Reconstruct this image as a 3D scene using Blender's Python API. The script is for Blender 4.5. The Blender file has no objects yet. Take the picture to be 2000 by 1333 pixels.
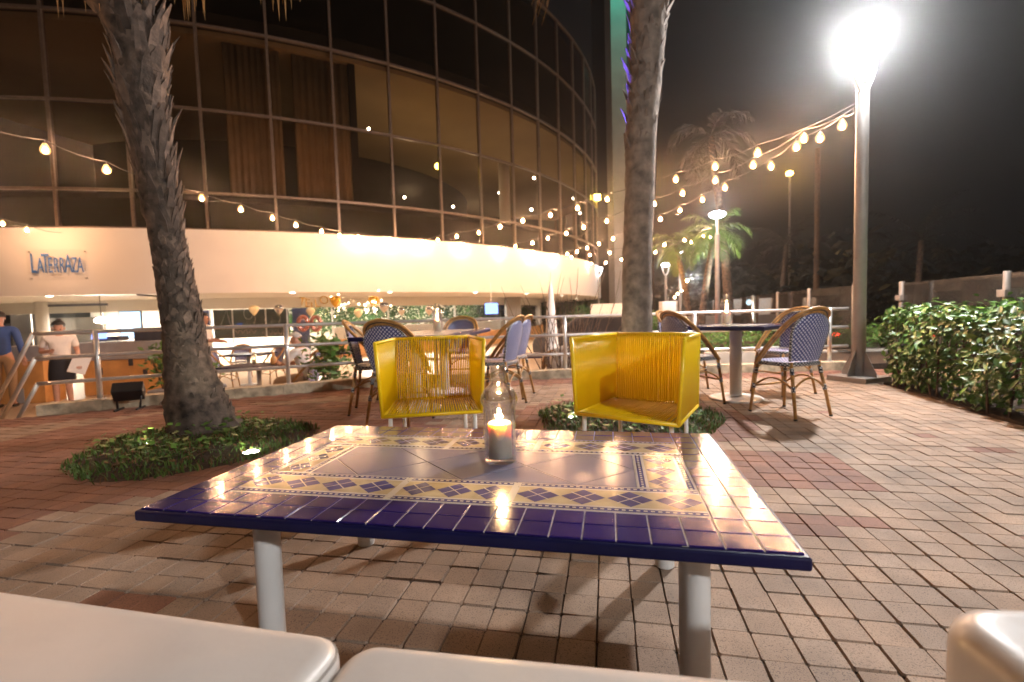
import bpy, bmesh, math, random
from mathutils import Vector, Matrix
from math import sin, cos, pi, radians, sqrt
random.seed(7)
R = random.random
def U(a, b): return a + (b - a) * R()
S = bpy.context.scene
C = S.collection
# ------------------------------------------------------------------ camera geometry
F, PITCH, ROLL, H = 918.3, .0591, -.029, .93
cp, sp, cr, sr = cos(PITCH), sin(PITCH), cos(ROLL), sin(ROLL)
def ray(x, y):
    a, b = x - 1000, y - 666.5
    u = cr * a + sr * b; v = -sr * a + cr * b
    return Vector((u / F, cp - sp * v / F, -sp - cp * v / F))
O = Vector((0, 0, H))
def at(x, y, z=0.0):                       # photo point lying at height z
    r = ray(x, y); return O + r * ((z - H) / r.z)
def atD(x, y, D):                          # photo point at distance D
    r = ray(x, y); return O + r * (D / r.y)
BC = Vector((-15.56, 33.88)); BR = 21.64    # the round building: centre and radius
def atR(x, y, rad):                        # photo point on a cylinder about the building's axis
    r = ray(x, y); a = r.x**2 + r.y**2; b = -2 * (r.x * BC.x + r.y * BC.y); c = BC.length_squared - rad**2
    D = max(b * b - 4 * a * c, 0); return O + r * ((-b - sqrt(D)) / (2 * a))
# ------------------------------------------------------------------ materials
M = {}
def mat(name, col, rough=.5, metal=0., var=.12, scale=8., bump=0., bscale=60., spec=.5, trans=0., coat=0., emit=None, estr=0., sss=0., coords='Object'):
    m = bpy.data.materials.new(name); m.use_nodes = True; N = m.node_tree.nodes; L = m.node_tree.links
    b = N['Principled BSDF']
    b.inputs['Roughness'].default_value = rough; b.inputs['Metallic'].default_value = metal
    b.inputs['Specular IOR Level'].default_value = spec
    if trans: b.inputs['Transmission Weight'].default_value = trans
    if coat: b.inputs['Coat Weight'].default_value = coat; b.inputs['Coat Roughness'].default_value = .08
    if sss:
        b.inputs['Subsurface Weight'].default_value = sss; b.inputs['Subsurface Radius'].default_value = (.03, .018, .008); b.inputs['Subsurface Scale'].default_value = 1.
    if emit:
        b.inputs['Emission Color'].default_value = (*emit, 1); b.inputs['Emission Strength'].default_value = estr
    tc = N.new('ShaderNodeTexCoord')
    if var:
        n = N.new('ShaderNodeTexNoise'); n.inputs['Scale'].default_value = scale; n.inputs['Detail'].default_value = 5
        r = N.new('ShaderNodeValToRGB')
        r.color_ramp.elements[0].position = .3; r.color_ramp.elements[1].position = .7
        r.color_ramp.elements[0].color = (*[c * (1 - var) for c in col], 1)
        r.color_ramp.elements[1].color = (*[min(1, c * (1 + var)) for c in col], 1)
        L.new(tc.outputs[coords], n.inputs['Vector']); L.new(n.outputs['Fac'], r.inputs['Fac']); L.new(r.outputs['Color'], b.inputs['Base Color'])
    else: b.inputs['Base Color'].default_value = (*col, 1)
    if bump:
        n2 = N.new('ShaderNodeTexNoise'); n2.inputs['Scale'].default_value = bscale; n2.inputs['Detail'].default_value = 6
        bp = N.new('ShaderNodeBump'); bp.inputs['Strength'].default_value = bump; bp.inputs['Distance'].default_value = .01
        L.new(tc.outputs[coords], n2.inputs['Vector']); L.new(n2.outputs['Fac'], bp.inputs['Height']); L.new(bp.outputs['Normal'], b.inputs['Normal'])
    M[name] = m; return m
def emis(name, col, s):
    m = bpy.data.materials.new(name); m.use_nodes = True; N = m.node_tree.nodes; L = m.node_tree.links
    N.clear(); o = N.new('ShaderNodeOutputMaterial'); e = N.new('ShaderNodeEmission')
    e.inputs['Color'].default_value = (*col, 1); e.inputs['Strength'].default_value = s
    L.new(e.outputs[0], o.inputs['Surface']); M[name] = m; return m
def pane(name, tint, refl=.5, rough=.01, ior=1.5, base=0., edge=1.):
    """thin architectural glass: clear where seen square on, mirror-like at a slant"""
    m = bpy.data.materials.new(name); m.use_nodes = True; N = m.node_tree.nodes; L = m.node_tree.links
    N.clear(); o = N.new('ShaderNodeOutputMaterial'); t = N.new('ShaderNodeBsdfTransparent'); g = N.new('ShaderNodeBsdfGlossy')
    t.inputs['Color'].default_value = (*tint, 1); g.inputs['Roughness'].default_value = rough; g.inputs['Color'].default_value = (refl, refl, refl, 1)
    fr = N.new('ShaderNodeLayerWeight'); fr.inputs['Blend'].default_value = .5; f0 = ((ior - 1) / (ior + 1))**2 + base
    pw = N.new('ShaderNodeMath'); pw.operation = 'POWER'; pw.inputs[1].default_value = 5
    ma = N.new('ShaderNodeMath'); ma.operation = 'MULTIPLY_ADD'; ma.use_clamp = True; ma.inputs[1].default_value = (1 - f0) * edge; ma.inputs[2].default_value = f0
    mx = N.new('ShaderNodeMixShader'); L.new(fr.outputs['Facing'], pw.inputs[0]); L.new(pw.outputs[0], ma.inputs[0]); L.new(ma.outputs[0], mx.inputs[0])
    L.new(t.outputs[0], mx.inputs[1]); L.new(g.outputs[0], mx.inputs[2]); L.new(mx.outputs[0], o.inputs['Surface']); M[name] = m; return m
def weave(name, c1, c2, sc, thr=.33):
    """woven strands: light dots on a dark ground, in the panel's own UV metres"""
    m = mat(name, c1, .45, var=0); N = m.node_tree.nodes; L = m.node_tree.links; b = N['Principled BSDF']
    tc = N.new('ShaderNodeTexCoord'); v = N.new('ShaderNodeTexVoronoi'); v.inputs['Scale'].default_value = sc; v.inputs['Randomness'].default_value = .12
    rot = N.new('ShaderNodeMapping'); rot.inputs['Rotation'].default_value = (0, 0, radians(45))
    L.new(tc.outputs['UV'], rot.inputs['Vector']); L.new(rot.outputs['Vector'], v.inputs['Vector'])
    r = N.new('ShaderNodeValToRGB'); r.color_ramp.elements[0].position = thr; r.color_ramp.elements[1].position = thr + .09
    r.color_ramp.elements[0].color = (*c2, 1); r.color_ramp.elements[1].color = (*c1, 1)
    L.new(v.outputs['Distance'], r.inputs['Fac']); L.new(r.outputs['Color'], b.inputs['Base Color'])
    bp = N.new('ShaderNodeBump'); bp.inputs['Strength'].default_value = .5; bp.inputs['Distance'].default_value = .004; bp.invert = True
    L.new(v.outputs['Distance'], bp.inputs['Height']); L.new(bp.outputs['Normal'], b.inputs['Normal']); return m

def glowglass(name, col, s):
    emis(name, col, s); N = M[name].node_tree.nodes; L = M[name].node_tree.links
    t = N.new('ShaderNodeBsdfTransparent'); a = N.new('ShaderNodeAddShader'); L.new(N['Emission'].outputs[0], a.inputs[0]); L.new(t.outputs[0], a.inputs[1]); L.new(a.outputs[0], N['Material Output'].inputs['Surface'])
mat('navy_tile', (.024, .014, .115), .13, var=.3, scale=3, bump=.05, bscale=160, spec=.6, coat=.4)
mat('navy_edge', (.008, .008, .05), .4, var=.2, bump=.1, bscale=50, spec=.25)
mat('centre_tile', (.2, .185, .255), .16, var=.15, scale=2.2, bump=.03, bscale=60, spec=.6)
mat('cream_tile', (.55, .5, .44), .16, var=.1, bump=.03, bscale=150)
mat('ochre_glaze', (.43, .36, .23), .16, var=.2, scale=20, bump=.03, bscale=150)
mat('navy_glaze', (.06, .055, .16), .16, var=.25, scale=25, bump=.03, bscale=150)
mat('pale_grout', (.42, .38, .34), .8, var=.2, scale=40)
mat('dark_grout', (.07, .05, .04), .85, var=.2)
mat('white_metal', (.72, .71, .69), .35, var=.04)
mat('yellow_cord', (.96, .73, .008), .33, var=.06, scale=30)
_m = M['yellow_cord']; _N = _m.node_tree.nodes; _L = _m.node_tree.links; _t = _N.new('ShaderNodeBsdfTranslucent'); _t.inputs['Color'].default_value = (.98, .76, .01, 1)
_x = _N.new('ShaderNodeMixShader'); _x.inputs[0].default_value = .5; _L.new(_N['Principled BSDF'].outputs[0], _x.inputs[1]); _L.new(_t.outputs[0], _x.inputs[2]); _L.new(_x.outputs[0], _N['Material Output'].inputs['Surface'])
mat('yellow_metal', (.9, .62, .01), .3, var=.06)
mat('vinyl', (.55, .525, .50), .36, var=.06, scale=5, bump=.35, bscale=7, spec=.45)
mat('vinyl_seam', (.25, .23, .21), .7, var=.1)
mat('bamboo', (.42, .21, .055), .38, var=.4, scale=22, bump=.05, bscale=40)
mat('dark_cane', (.05, .035, .03), .4, var=.3)
weave('blue_weave', (.045, .055, .21), (.66, .67, .8), 42, .27)
weave('trim_weave', (.02, .02, .035), (.7, .68, .66), 48, .28)
mat('steel', (.68, .65, .62), .32, .75, var=.08, scale=14, bump=.02, bscale=90)
mat('post_metal', (.33, .31, .295), .5, .25, var=.08)
mat('fence_post', (.22, .19, .165), .5, .2, var=.1)
mat('kerb_stone', (.5, .41, .28), .85, var=.45, scale=9, bump=.5, bscale=30)
mat('soil', (.05, .03, .018), .95, var=.4, scale=25, bump=.7, bscale=40)
mat('grass', (.085, .15, .025), .55, var=.5, scale=12)
mat('dry_leaf', (.17, .085, .035), .75, var=.4, scale=18)
mat('bright_leaf', (.10, .20, .03), .4, var=.35, scale=14)
mat('hedge_leaf', (.07, .16, .022), .4, var=.5, scale=3, spec=.6)
mat('hedge_leaf_young', (.15, .27, .035), .4, var=.35, scale=6, spec=.6)
mat('twig', (.10, .06, .035), .8, var=.3)
mat('palm_bark', (.088, .062, .046), .9, var=.85, scale=11, bump=1., bscale=26)
mat('palm_bark_pale', (.19, .145, .115), .9, var=.5, scale=11, bump=1., bscale=26)
mat('palm_boot_pale', (.14, .10, .078), .85, var=.5, scale=14, bump=.7, bscale=40)
mat('palm_boot', (.07, .05, .039), .85, var=.5, scale=14, bump=.7, bscale=40)
mat('frond', (.06, .11, .02), .4, var=.4, scale=2)
mat('frond_dry', (.42, .21, .06), .6, var=.35, scale=5)
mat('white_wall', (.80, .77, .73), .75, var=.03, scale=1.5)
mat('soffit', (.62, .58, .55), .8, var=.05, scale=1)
mat('mullion', (.17, .13, .105), .4, .6, var=.15)
mat('tan_ceiling', (.34, .25, .14), .85, var=.15, scale=.35)
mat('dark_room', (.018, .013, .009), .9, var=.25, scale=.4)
mat('curtain', (.24, .165, .085), .85, var=.18, scale=2)
mat('grey_stone', (.3, .28, .26), .8, var=.12, scale=1.2, bump=.2, bscale=6)
mat('concrete', (.4, .37, .33), .85, var=.15, scale=2, bump=.3, bscale=20)
mat('floor_tile', (.55, .43, .3), .35, var=.08, scale=1)
mat('orange_wood', (.62, .31, .10), .45, var=.18, scale=3)
mat('grey_panel', (.34, .33, .34), .5, var=.08)
mat('dark_panel', (.05, .05, .06), .5, var=.2)
mat('blue_panel', (.06, .08, .2), .5, var=.2)
mat('chalkboard', (.07, .075, .06), .7, var=.35, scale=1.5)
mat('chalk', (.5, .47, .45), .9, var=.2)
mat('chalk_pink', (.55, .33, .34), .9, var=.2)
mat('gold_foil', (.75, .45, .06), .2, .7, var=.1)
mat('silver_foil', (.8, .78, .76), .12, .9, var=.03)
mat('rose_foil', (.6, .25, .2), .22, .7, var=.1)
mat('cream_balloon', (.8, .68, .4), .2, var=.05)
mat('sign_blue', (.06, .2, .55), .4, var=.1)
mat('sign_grey', (.3, .25, .22), .6, var=.1)
mat('black_plastic', (.012, .012, .013), .4, var=.2)
mat('wax', (.9, .82, .66), .5, var=.05, sss=.8)
mat('wick', (.01, .008, .008), .9, var=0)
mat('skin', (.5, .27, .19), .5, var=.08)
mat('skin_tan', (.38, .19, .12), .5, var=.08)
mat('hair_dark', (.012, .009, .008), .5, var=.3, bump=.5, bscale=80)
mat('hair_grey', (.5, .48, .46), .55, var=.2, bump=.5, bscale=80)
mat('blue_shirt', (.04, .09, .28), .8, var=.15, bump=.3, bscale=12)
mat('white_shirt', (.75, .71, .68), .8, var=.06, bump=.4, bscale=14)
mat('black_cloth', (.012, .013, .02), .8, var=.2)
mat('khaki', (.3, .2, .12), .85, var=.15, bump=.3, bscale=12)
mat('paper', (.8, .79, .78), .8, var=.02)
mat('plant_pot', (.3, .3, .32), .6, var=.1)
mat('car_paint', (.12, .12, .13), .25, .5, var=.05)
mat('tree_dark', (.008, .009, .005), .6, var=.5, scale=.6)  # foliage coloured near black; the night gloom is put into the colour
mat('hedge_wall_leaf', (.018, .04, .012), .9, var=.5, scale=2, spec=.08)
mat('glass_dark', (.02, .02, .025), .1, var=0)
glowglass('bulb_glow', (1, .45, .14), .55)
emis('filament', (1, .51, .255), 560)
emis('flame', (1, .66, .28), 30)
glowglass('lamp_glow', (.95, 1, .97), 12)
glowglass('lamp_far', (.85, .93, 1), 6)
emis('downlight', (1, .86, .68), 30)
emis('uplight', (1, .95, .8), 40)
emis('amber', (1, .55, .06), 25)
emis('yellow_lamp', (1, .72, .1), 12)
emis('screen_blue', (.16, .26, .85), 1.3)
emis('screen_pale', (.4, .65, .9), .9)
emis('red_lamp', (1, .06, .03), 8)
emis('cool_white', (.6, .85, 1), 4)
emis('fairy', (1, .75, .4), 14)
pane('tinted_glass', (.46, .41, .355), .2, .006, 1.6, .03)
pane('clear_glass', (.93, .94, .93), .8, .01, 1.45, .02)
pane('fence_glass', (.5, .5, .49), .75, .03, 1.55, .06)
_N = M['fence_glass'].node_tree.nodes; _L = M['fence_glass'].node_tree.links; _d = _N.new('ShaderNodeBsdfDiffuse'); _d.inputs['Color'].default_value = (.32, .3, .28, 1); _x = _N.new('ShaderNodeMixShader'); _x.inputs[0].default_value = .05
_L.new(_N['Mix Shader'].outputs[0], _x.inputs[1]); _L.new(_d.outputs[0], _x.inputs[2]); _L.new(_x.outputs[0], _N['Material Output'].inputs['Surface'])
pane('lantern_glass', (.985, .985, .985), 1., .02, 1.5, .11, 1.)
_N = M['lantern_glass'].node_tree.nodes; _L = M['lantern_glass'].node_tree.links; _d = _N.new('ShaderNodeBsdfRefraction'); _d.inputs['IOR'].default_value = 1.4; _x = _N.new('ShaderNodeMixShader'); _x.inputs[0].default_value = .12
_L.new(_N['Transparent BSDF'].outputs[0], _x.inputs[1]); _L.new(_d.outputs[0], _x.inputs[2]); _L.new(_x.outputs[0], _N['Mix Shader'].inputs[1])
pane('acrylic', (.985, .985, .985), .8, .03, 1.15, .004, .03)
# ------------------------------------------------------------------ mesh builder
class MB:
    def __init__(s): s.v = []; s.f = []; s.mi = []; s.uv = {}; s.k = 0
    def add(s, vs, fs):
        o = len(s.v); s.v += [Vector(v) for v in vs]
        for f in fs: s.f.append(tuple(o + i for i in f)); s.mi.append(s.k)
        return o
    def box(s, c, d, rz=0, rx=0, ry=0, top=1.):
        m = Matrix.Translation(c) @ Matrix.Rotation(rz, 4, 'Z') @ Matrix.Rotation(rx, 4, 'X') @ Matrix.Rotation(ry, 4, 'Y')
        x, y, z = d[0] / 2, d[1] / 2, d[2] / 2
        vs = [m @ Vector(p) for p in ((-x,-y,-z),(x,-y,-z),(x,y,-z),(-x,y,-z),(-x*top,-y*top,z),(x*top,-y*top,z),(x*top,y*top,z),(-x*top,y*top,z))]
        s.add(vs, [(3,2,1,0),(4,5,6,7),(0,1,5,4),(1,2,6,5),(2,3,7,6),(3,0,4,7)]); return s
    def prism(s, poly, z0, z1, m=None):
        n = len(poly); vs = [Vector((p[0], p[1], z0)) for p in poly] + [Vector((p[0], p[1], z1)) for p in poly]
        if m: vs = [m @ v for v in vs]
        s.add(vs, [tuple(range(n - 1, -1, -1)), tuple(range(n, 2 * n))] + [(i, (i + 1) % n, n + (i + 1) % n, n + i) for i in range(n)]); return s
    def tube(s, path, r, n=8, cap=True, closed=False):
        path = [Vector(p) for p in path]; m = len(path); rs = r if isinstance(r, (list, tuple)) else [r] * m
        vs = []; ref = None
        for i, p in enumerate(path):
            a = path[i - 1] if (i > 0 or closed) else p; b = path[(i + 1) % m] if (i < m - 1 or closed) else p
            t = (b - a).normalized() if (b - a).length > 1e-9 else Vector((0, 0, 1))
            if ref is None:
                ref = Vector((0, 0, 1)) if abs(t.z) < .9 else Vector((1, 0, 0))
                ref = (ref - t * ref.dot(t)).normalized()
            else:
                ref = ref - t * ref.dot(t); ref = ref.normalized() if ref.length > 1e-6 else t.orthogonal().normalized()
            q = t.cross(ref)
            for k in range(n):
                a2 = 2 * pi * k / n; vs.append(p + (ref * cos(a2) + q * sin(a2)) * rs[i])
        fs = []
        for i in range(m if closed else m - 1):
            j = (i + 1) % m
            for k in range(n): fs.append((i*n+k, i*n+(k+1)%n, j*n+(k+1)%n, j*n+k))
        if cap and not closed: fs += [tuple(range(n - 1, -1, -1)), tuple(range((m - 1) * n, m * n))]
        s.add(vs, fs); return s
    def lathe(s, prof, n=16, c=(0, 0, 0), cap=True):
        vs = []; fs = []; c = Vector(c)
        for r, z in prof:
            for k in range(n): vs.append(c + Vector((r * cos(2*pi*k/n), r * sin(2*pi*k/n), z)))
        for i in range(len(prof) - 1):
            for k in range(n): fs.append((i*n+k, i*n+(k+1)%n, (i+1)*n+(k+1)%n, (i+1)*n+k))
        if cap: fs += [tuple(range(n - 1, -1, -1)), tuple(range((len(prof) - 1) * n, len(prof) * n))]
        s.add(vs, fs); return s
    def ball(s, c, r, n=10, m=7, sc=(1, 1, 1)):
        return s.add_ball(c, r, n, m, sc)
    def add_ball(s, c, r, n, m, sc):
        vs = [Vector(c) + Vector((0, 0, -r * sc[2]))]; fs = []
        for i in range(1, m):
            a = -pi/2 + pi * i / m
            for k in range(n): vs.append(Vector(c) + Vector((r*cos(a)*cos(2*pi*k/n)*sc[0], r*cos(a)*sin(2*pi*k/n)*sc[1], r*sin(a)*sc[2])))
        vs.append(Vector(c) + Vector((0, 0, r * sc[2]))); T = len(vs) - 1
        for k in range(n):
            fs.append((0, 1 + (k+1)%n, 1 + k)); fs.append((T, T - n + k, T - n + (k+1)%n))
            for i in range(m - 2): fs.append((1+i*n+k, 1+i*n+(k+1)%n, 1+(i+1)*n+(k+1)%n, 1+(i+1)*n+k))
        s.add(vs, fs); return s
    def arcwall(s, rad0, rad1, a0, a1, z0, z1, n=24):
        """curved slab about the building's axis"""
        vs = []; fs = []
        for i in range(n + 1):
            a = a0 + (a1 - a0) * i / n
            for rad, z in ((rad0, z0), (rad1, z0), (rad1, z1), (rad0, z1)): vs.append((BC.x + rad*cos(a), BC.y + rad*sin(a), z))
        for i in range(n):
            for k in range(4): fs.append((i*4+k, i*4+(k+1)%4, (i+1)*4+(k+1)%4, (i+1)*4+k))
        fs += [(3, 2, 1, 0), (n*4, n*4+1, n*4+2, n*4+3)]
        s.add(vs, fs); return s
    def build(s, name, m, parent=None, smooth=False, world=False, bevel=0., sub=0, flip=False):
        me = bpy.data.meshes.new(name); off = Vector(parent.location) if (parent and world) else Vector((0, 0, 0))
        if parent and world and parent.parent: off = off + parent.parent.location
        me.from_pydata([v - off for v in s.v], [], s.f)
        ms = m if isinstance(m, (list, tuple)) else [m]
        for q in ms: me.materials.append(M[q] if isinstance(q, str) else q)
        if len(ms) > 1: me.polygons.foreach_set('material_index', s.mi)
        bm = bmesh.new(); bm.from_mesh(me); bmesh.ops.recalc_face_normals(bm, faces=bm.faces); bm.to_mesh(me); bm.free()
        if smooth: me.polygons.foreach_set('use_smooth', [True] * len(me.polygons))
        o = bpy.data.objects.new(name, me); C.objects.link(o)
        if parent: o.parent = parent
        if bevel:
            q = o.modifiers.new('bevel', 'BEVEL'); q.width = bevel; q.segments = 3; q.limit_method = 'ANGLE'; q.angle_limit = radians(40)
        if sub:
            q = o.modifiers.new('sub', 'SUBSURF'); q.levels = sub; q.render_levels = sub
        if smooth and bevel: 
            q = o.modifiers.new('wn', 'WEIGHTED_NORMAL')
        return o
def uvmesh(o, fn):
    """simple UVs in metres from local coordinates"""
    me = o.data; uv = me.uv_layers.new(name='UVMap')
    for l in me.loops: uv.data[l.index].uv = fn(me.vertices[l.vertex_index].co)
def tag(o, label, cat, group=None):
    o['label'] = label; o['category'] = cat
    if group: o['group'] = group
    return o
def thing(name, label, cat, loc=(0, 0, 0), rz=0, group=None):
    o = bpy.data.objects.new(name, None); C.objects.link(o); o.empty_display_size = .1
    o.location = loc; o.rotation_euler = (0, 0, rz); return tag(o, label, cat, group)
def struct(o, kind='structure'): o['kind'] = kind; return o
def dup(root, loc, rz=0, label=None, name=None):
    def cpy(o, par):
        c = o.copy(); C.objects.link(c)
        if par: c.parent = par
        for ch in [x for x in o.children]: cpy(ch, c)
        return c
    r = cpy(root, None); r.location = loc; r.rotation_euler = (0, 0, rz)
    if label: r['label'] = label
    return r
def light(name, kind, loc, power, col, size=.1, target=None, spot=None, blend=.5, parent=None):
    l = bpy.data.lights.new(name, kind); l.energy = power; l.color = col
    if kind == 'AREA': l.size = size; l.shape = 'DISK'
    else: l.shadow_soft_size = size
    if spot: l.spot_size = radians(spot); l.spot_blend = blend
    o = bpy.data.objects.new(name, l); C.objects.link(o); o.location = loc
    if target is not None: o.rotation_euler = (Vector(target) - Vector(loc)).to_track_quat('-Z', 'Y').to_euler()
    return o
# ================================================================== SETTING: ground
KERB = [(-7.6, 3.2), (-5.6, 4.55), (-4.98, 4.86), (-3.9, 5.42), (-2.88, 5.85), (-2.0, 6.2), (-.7, 6.45), (.7, 6.55), (2.4, 6.6), (4.75, 6.55)]
PS = .1075; PY = -.198; PO = Vector((3.1623 * PS, 12.6094 * PS, 0)); ci, si = cos(PY), sin(PY)
BED_L = Vector((-2.4, 3.55)); BED_R = Vector((.95, 3.95))
HEDGE = [(3.05, 1.6), (3.45, 2.6), (3.74, 3.45), (4.02, 4.5), (4.25, 5.35), (5.6, 5.75), (6.2, 4.2), (5.6, 1.6)]
TERR = KERB + [(6.4, 6.5), (6.4, -4), (-9, -4), (-9, 2.2)]
def inside(p, poly):
    r = False; j = len(poly) - 1
    for i in range(len(poly)):
        a, b = poly[i], poly[j]
        if (a[1] > p[1]) != (b[1] > p[1]) and p[0] < (b[0]-a[0]) * (p[1]-a[1]) / (b[1]-a[1]) + a[0]: r = not r
        j = i
    return r
def segd(p, poly):
    best = 1e9
    for a, b in zip(poly, poly[1:]):
        a = Vector(a); b = Vector(b); d = b - a; t = max(0, min(1, (p - a).dot(d) / d.length_squared)); best = min(best, (a + d * t - p).length)
    return best
def bedr(p, c, k):
    d = p - c; a = math.atan2(d.y, d.x); return d.length / ((.79 if k == 0 else .75) * (1 + .05 * sin(3 * a + k) + .03 * sin(7 * a + 2 * k)))
rng = random.Random(3)
vs = []; fs = []; cols = []
for i in range(-95, 60):
    for j in range(-45, 66):
        x = (i + .5) * PS; y = (j + .5) * PS
        c = Vector((PO.x + x * ci - y * si, PO.y + x * si + y * ci))
        if c.y < -1.2 or abs(c.x) > 9 or not inside(c, TERR) or inside(c, HEDGE): continue
        if bedr(c, BED_L, 0) < .93 or bedr(c, BED_R, 1) < .93: continue
        dl = bedr(c, BED_L, 0); dr = bedr(c, BED_R, 1); kd = segd(c, KERB)
        red = (dl < 2.2 and (c.x < -2.3 or c.y > 3.6)) or (dl < 1.45) or (dr < 1.35 and c.y > 3.2) or kd < .55
        if 6 <= i <= 11 and 11 <= j <= 16: red = True
        if (j == 7 and 6 <= i <= 9) or (j == 6 and 6 <= i <= 7): red = True
        if (i, j) in ((-16, -2), (-17, -2), (20, 18), (21, 18), (-30, 1)): red = True
        if rng.random() < .003: red = not red
        t = rng.uniform(.89, 1.09); w = rng.uniform(-.03, .03)
        base = (.30, .14, .095) if red else (.41, .292, .213)
        cols.append((base[0] * t + w * .5, base[1] * t, base[2] * t - w * .3))
        z = rng.uniform(-.0022, .0022); h = PS / 2 - (.0016 if i % 13 == 5 or j % 11 == 3 else 0) - (.001 if rng.random() < .1 else 0); g1 = h - rng.uniform(.0005, .0013); g2 = h - rng.uniform(.0026, .0044)
        o = len(vs); tx = rng.uniform(-.009, .009); ty = rng.uniform(-.009, .009); rot = rng.uniform(-.012, .012)
        dx, dy = rng.uniform(-.0012, .0012), rng.uniform(-.0012, .0012)
        cut = .006
        for hh, zz in ((g1, -.009), (g2, z)):
            q = cut if zz < -.005 else cut * .8
            for a, b in ((-hh+q,-hh),(hh-q,-hh),(hh,-hh+q),(hh,hh-q),(hh-q,hh),(-hh+q,hh),(-hh,hh-q),(-hh,-hh+q)):
                a2 = a * cos(rot) - b * sin(rot) + dx; b2 = a * sin(rot) + b * cos(rot) + dy
                vs.append((c.x + a2 * ci - b2 * si, c.y + a2 * si + b2 * ci, zz + (a * tx + b * ty if zz > -.005 else 0)))
        fs.append(tuple(o + 8 + k for k in range(8)))
        for k in range(8): fs.append((o+k, o+(k+1)%8, o+8+(k+1)%8, o+8+k))
me = bpy.data.meshes.new('terrace_paving'); me.from_pydata(vs, [], fs)
ca = me.color_attributes.new('stone', 'FLOAT_COLOR', 'CORNER')
buf = []
for k, p in enumerate(me.polygons): buf += [*cols[k // 9], 1.] * p.loop_total
ca.data.foreach_set('color', buf)
m = mat('paver', (.4, .35, .3), .72, var=0); N = m.node_tree.nodes; L = m.node_tree.links; b = N['Principled BSDF']
at_ = N.new('ShaderNodeAttribute'); at_.attribute_name = 'stone'; tc = N.new('ShaderNodeTexCoord')
n1 = N.new('ShaderNodeTexNoise'); n1.inputs['Scale'].default_value = 260; n1.inputs['Detail'].default_value = 3
r1 = N.new('ShaderNodeValToRGB'); r1.color_ramp.elements[0].position = .33; r1.color_ramp.elements[0].color = (.3, .3, .3, 1); r1.color_ramp.elements[1].position = .46; r1.color_ramp.elements[1].color = (1, 1, 1, 1)
n2 = N.new('ShaderNodeTexNoise'); n2.inputs['Scale'].default_value = 3.5; n2.inputs['Detail'].default_value = 6
r2 = N.new('ShaderNodeValToRGB'); r2.color_ramp.elements[0].position = .3; r2.color_ramp.elements[0].color = (.55, .53, .51, 1); r2.color_ramp.elements[1].position = .7; r2.color_ramp.elements[1].color = (1.12, 1.1, 1.08, 1)
mx = N.new('ShaderNodeMix'); mx.data_type = 'RGBA'; mx.blend_type = 'MULTIPLY'; mx.inputs[0].default_value = .8
my = N.new('ShaderNodeMix'); my.data_type = 'RGBA'; my.blend_type = 'MULTIPLY'; my.inputs[0].default_value = .9
L.new(tc.outputs['Object'], n1.inputs['Vector']); L.new(tc.outputs['Object'], n2.inputs['Vector']); L.new(n1.outputs['Fac'], r1.inputs['Fac']); L.new(n2.outputs['Fac'], r2.inputs['Fac'])
L.new(at_.outputs['Color'], mx.inputs[6]); L.new(r1.outputs['Color'], mx.inputs[7]); L.new(mx.outputs[2], my.inputs[6]); L.new(r2.outputs['Color'], my.inputs[7]); L.new(my.outputs[2], b.inputs['Base Color'])
bp = N.new('ShaderNodeBump'); bp.inputs['Strength'].default_value = .35; bp.inputs['Distance'].default_value = .003; L.new(n1.outputs['Fac'], bp.inputs['Height']); L.new(bp.outputs['Normal'], b.inputs['Normal'])
me.materials.append(m); o = bpy.data.objects.new('terrace_paving', me); C.objects.link(o); struct(o)
# joint sand under the pavers, and the retaining body of the terrace
q = MB(); q.prism([(p[0], p[1]) for p in TERR], -.55, -.0085); struct(q.build('terrace_ground', 'dark_grout'))
q = MB(); q.box((0, 60, -.7), (320, 260, .2)); struct(q.build('ground', 'floor_tile'))
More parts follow.
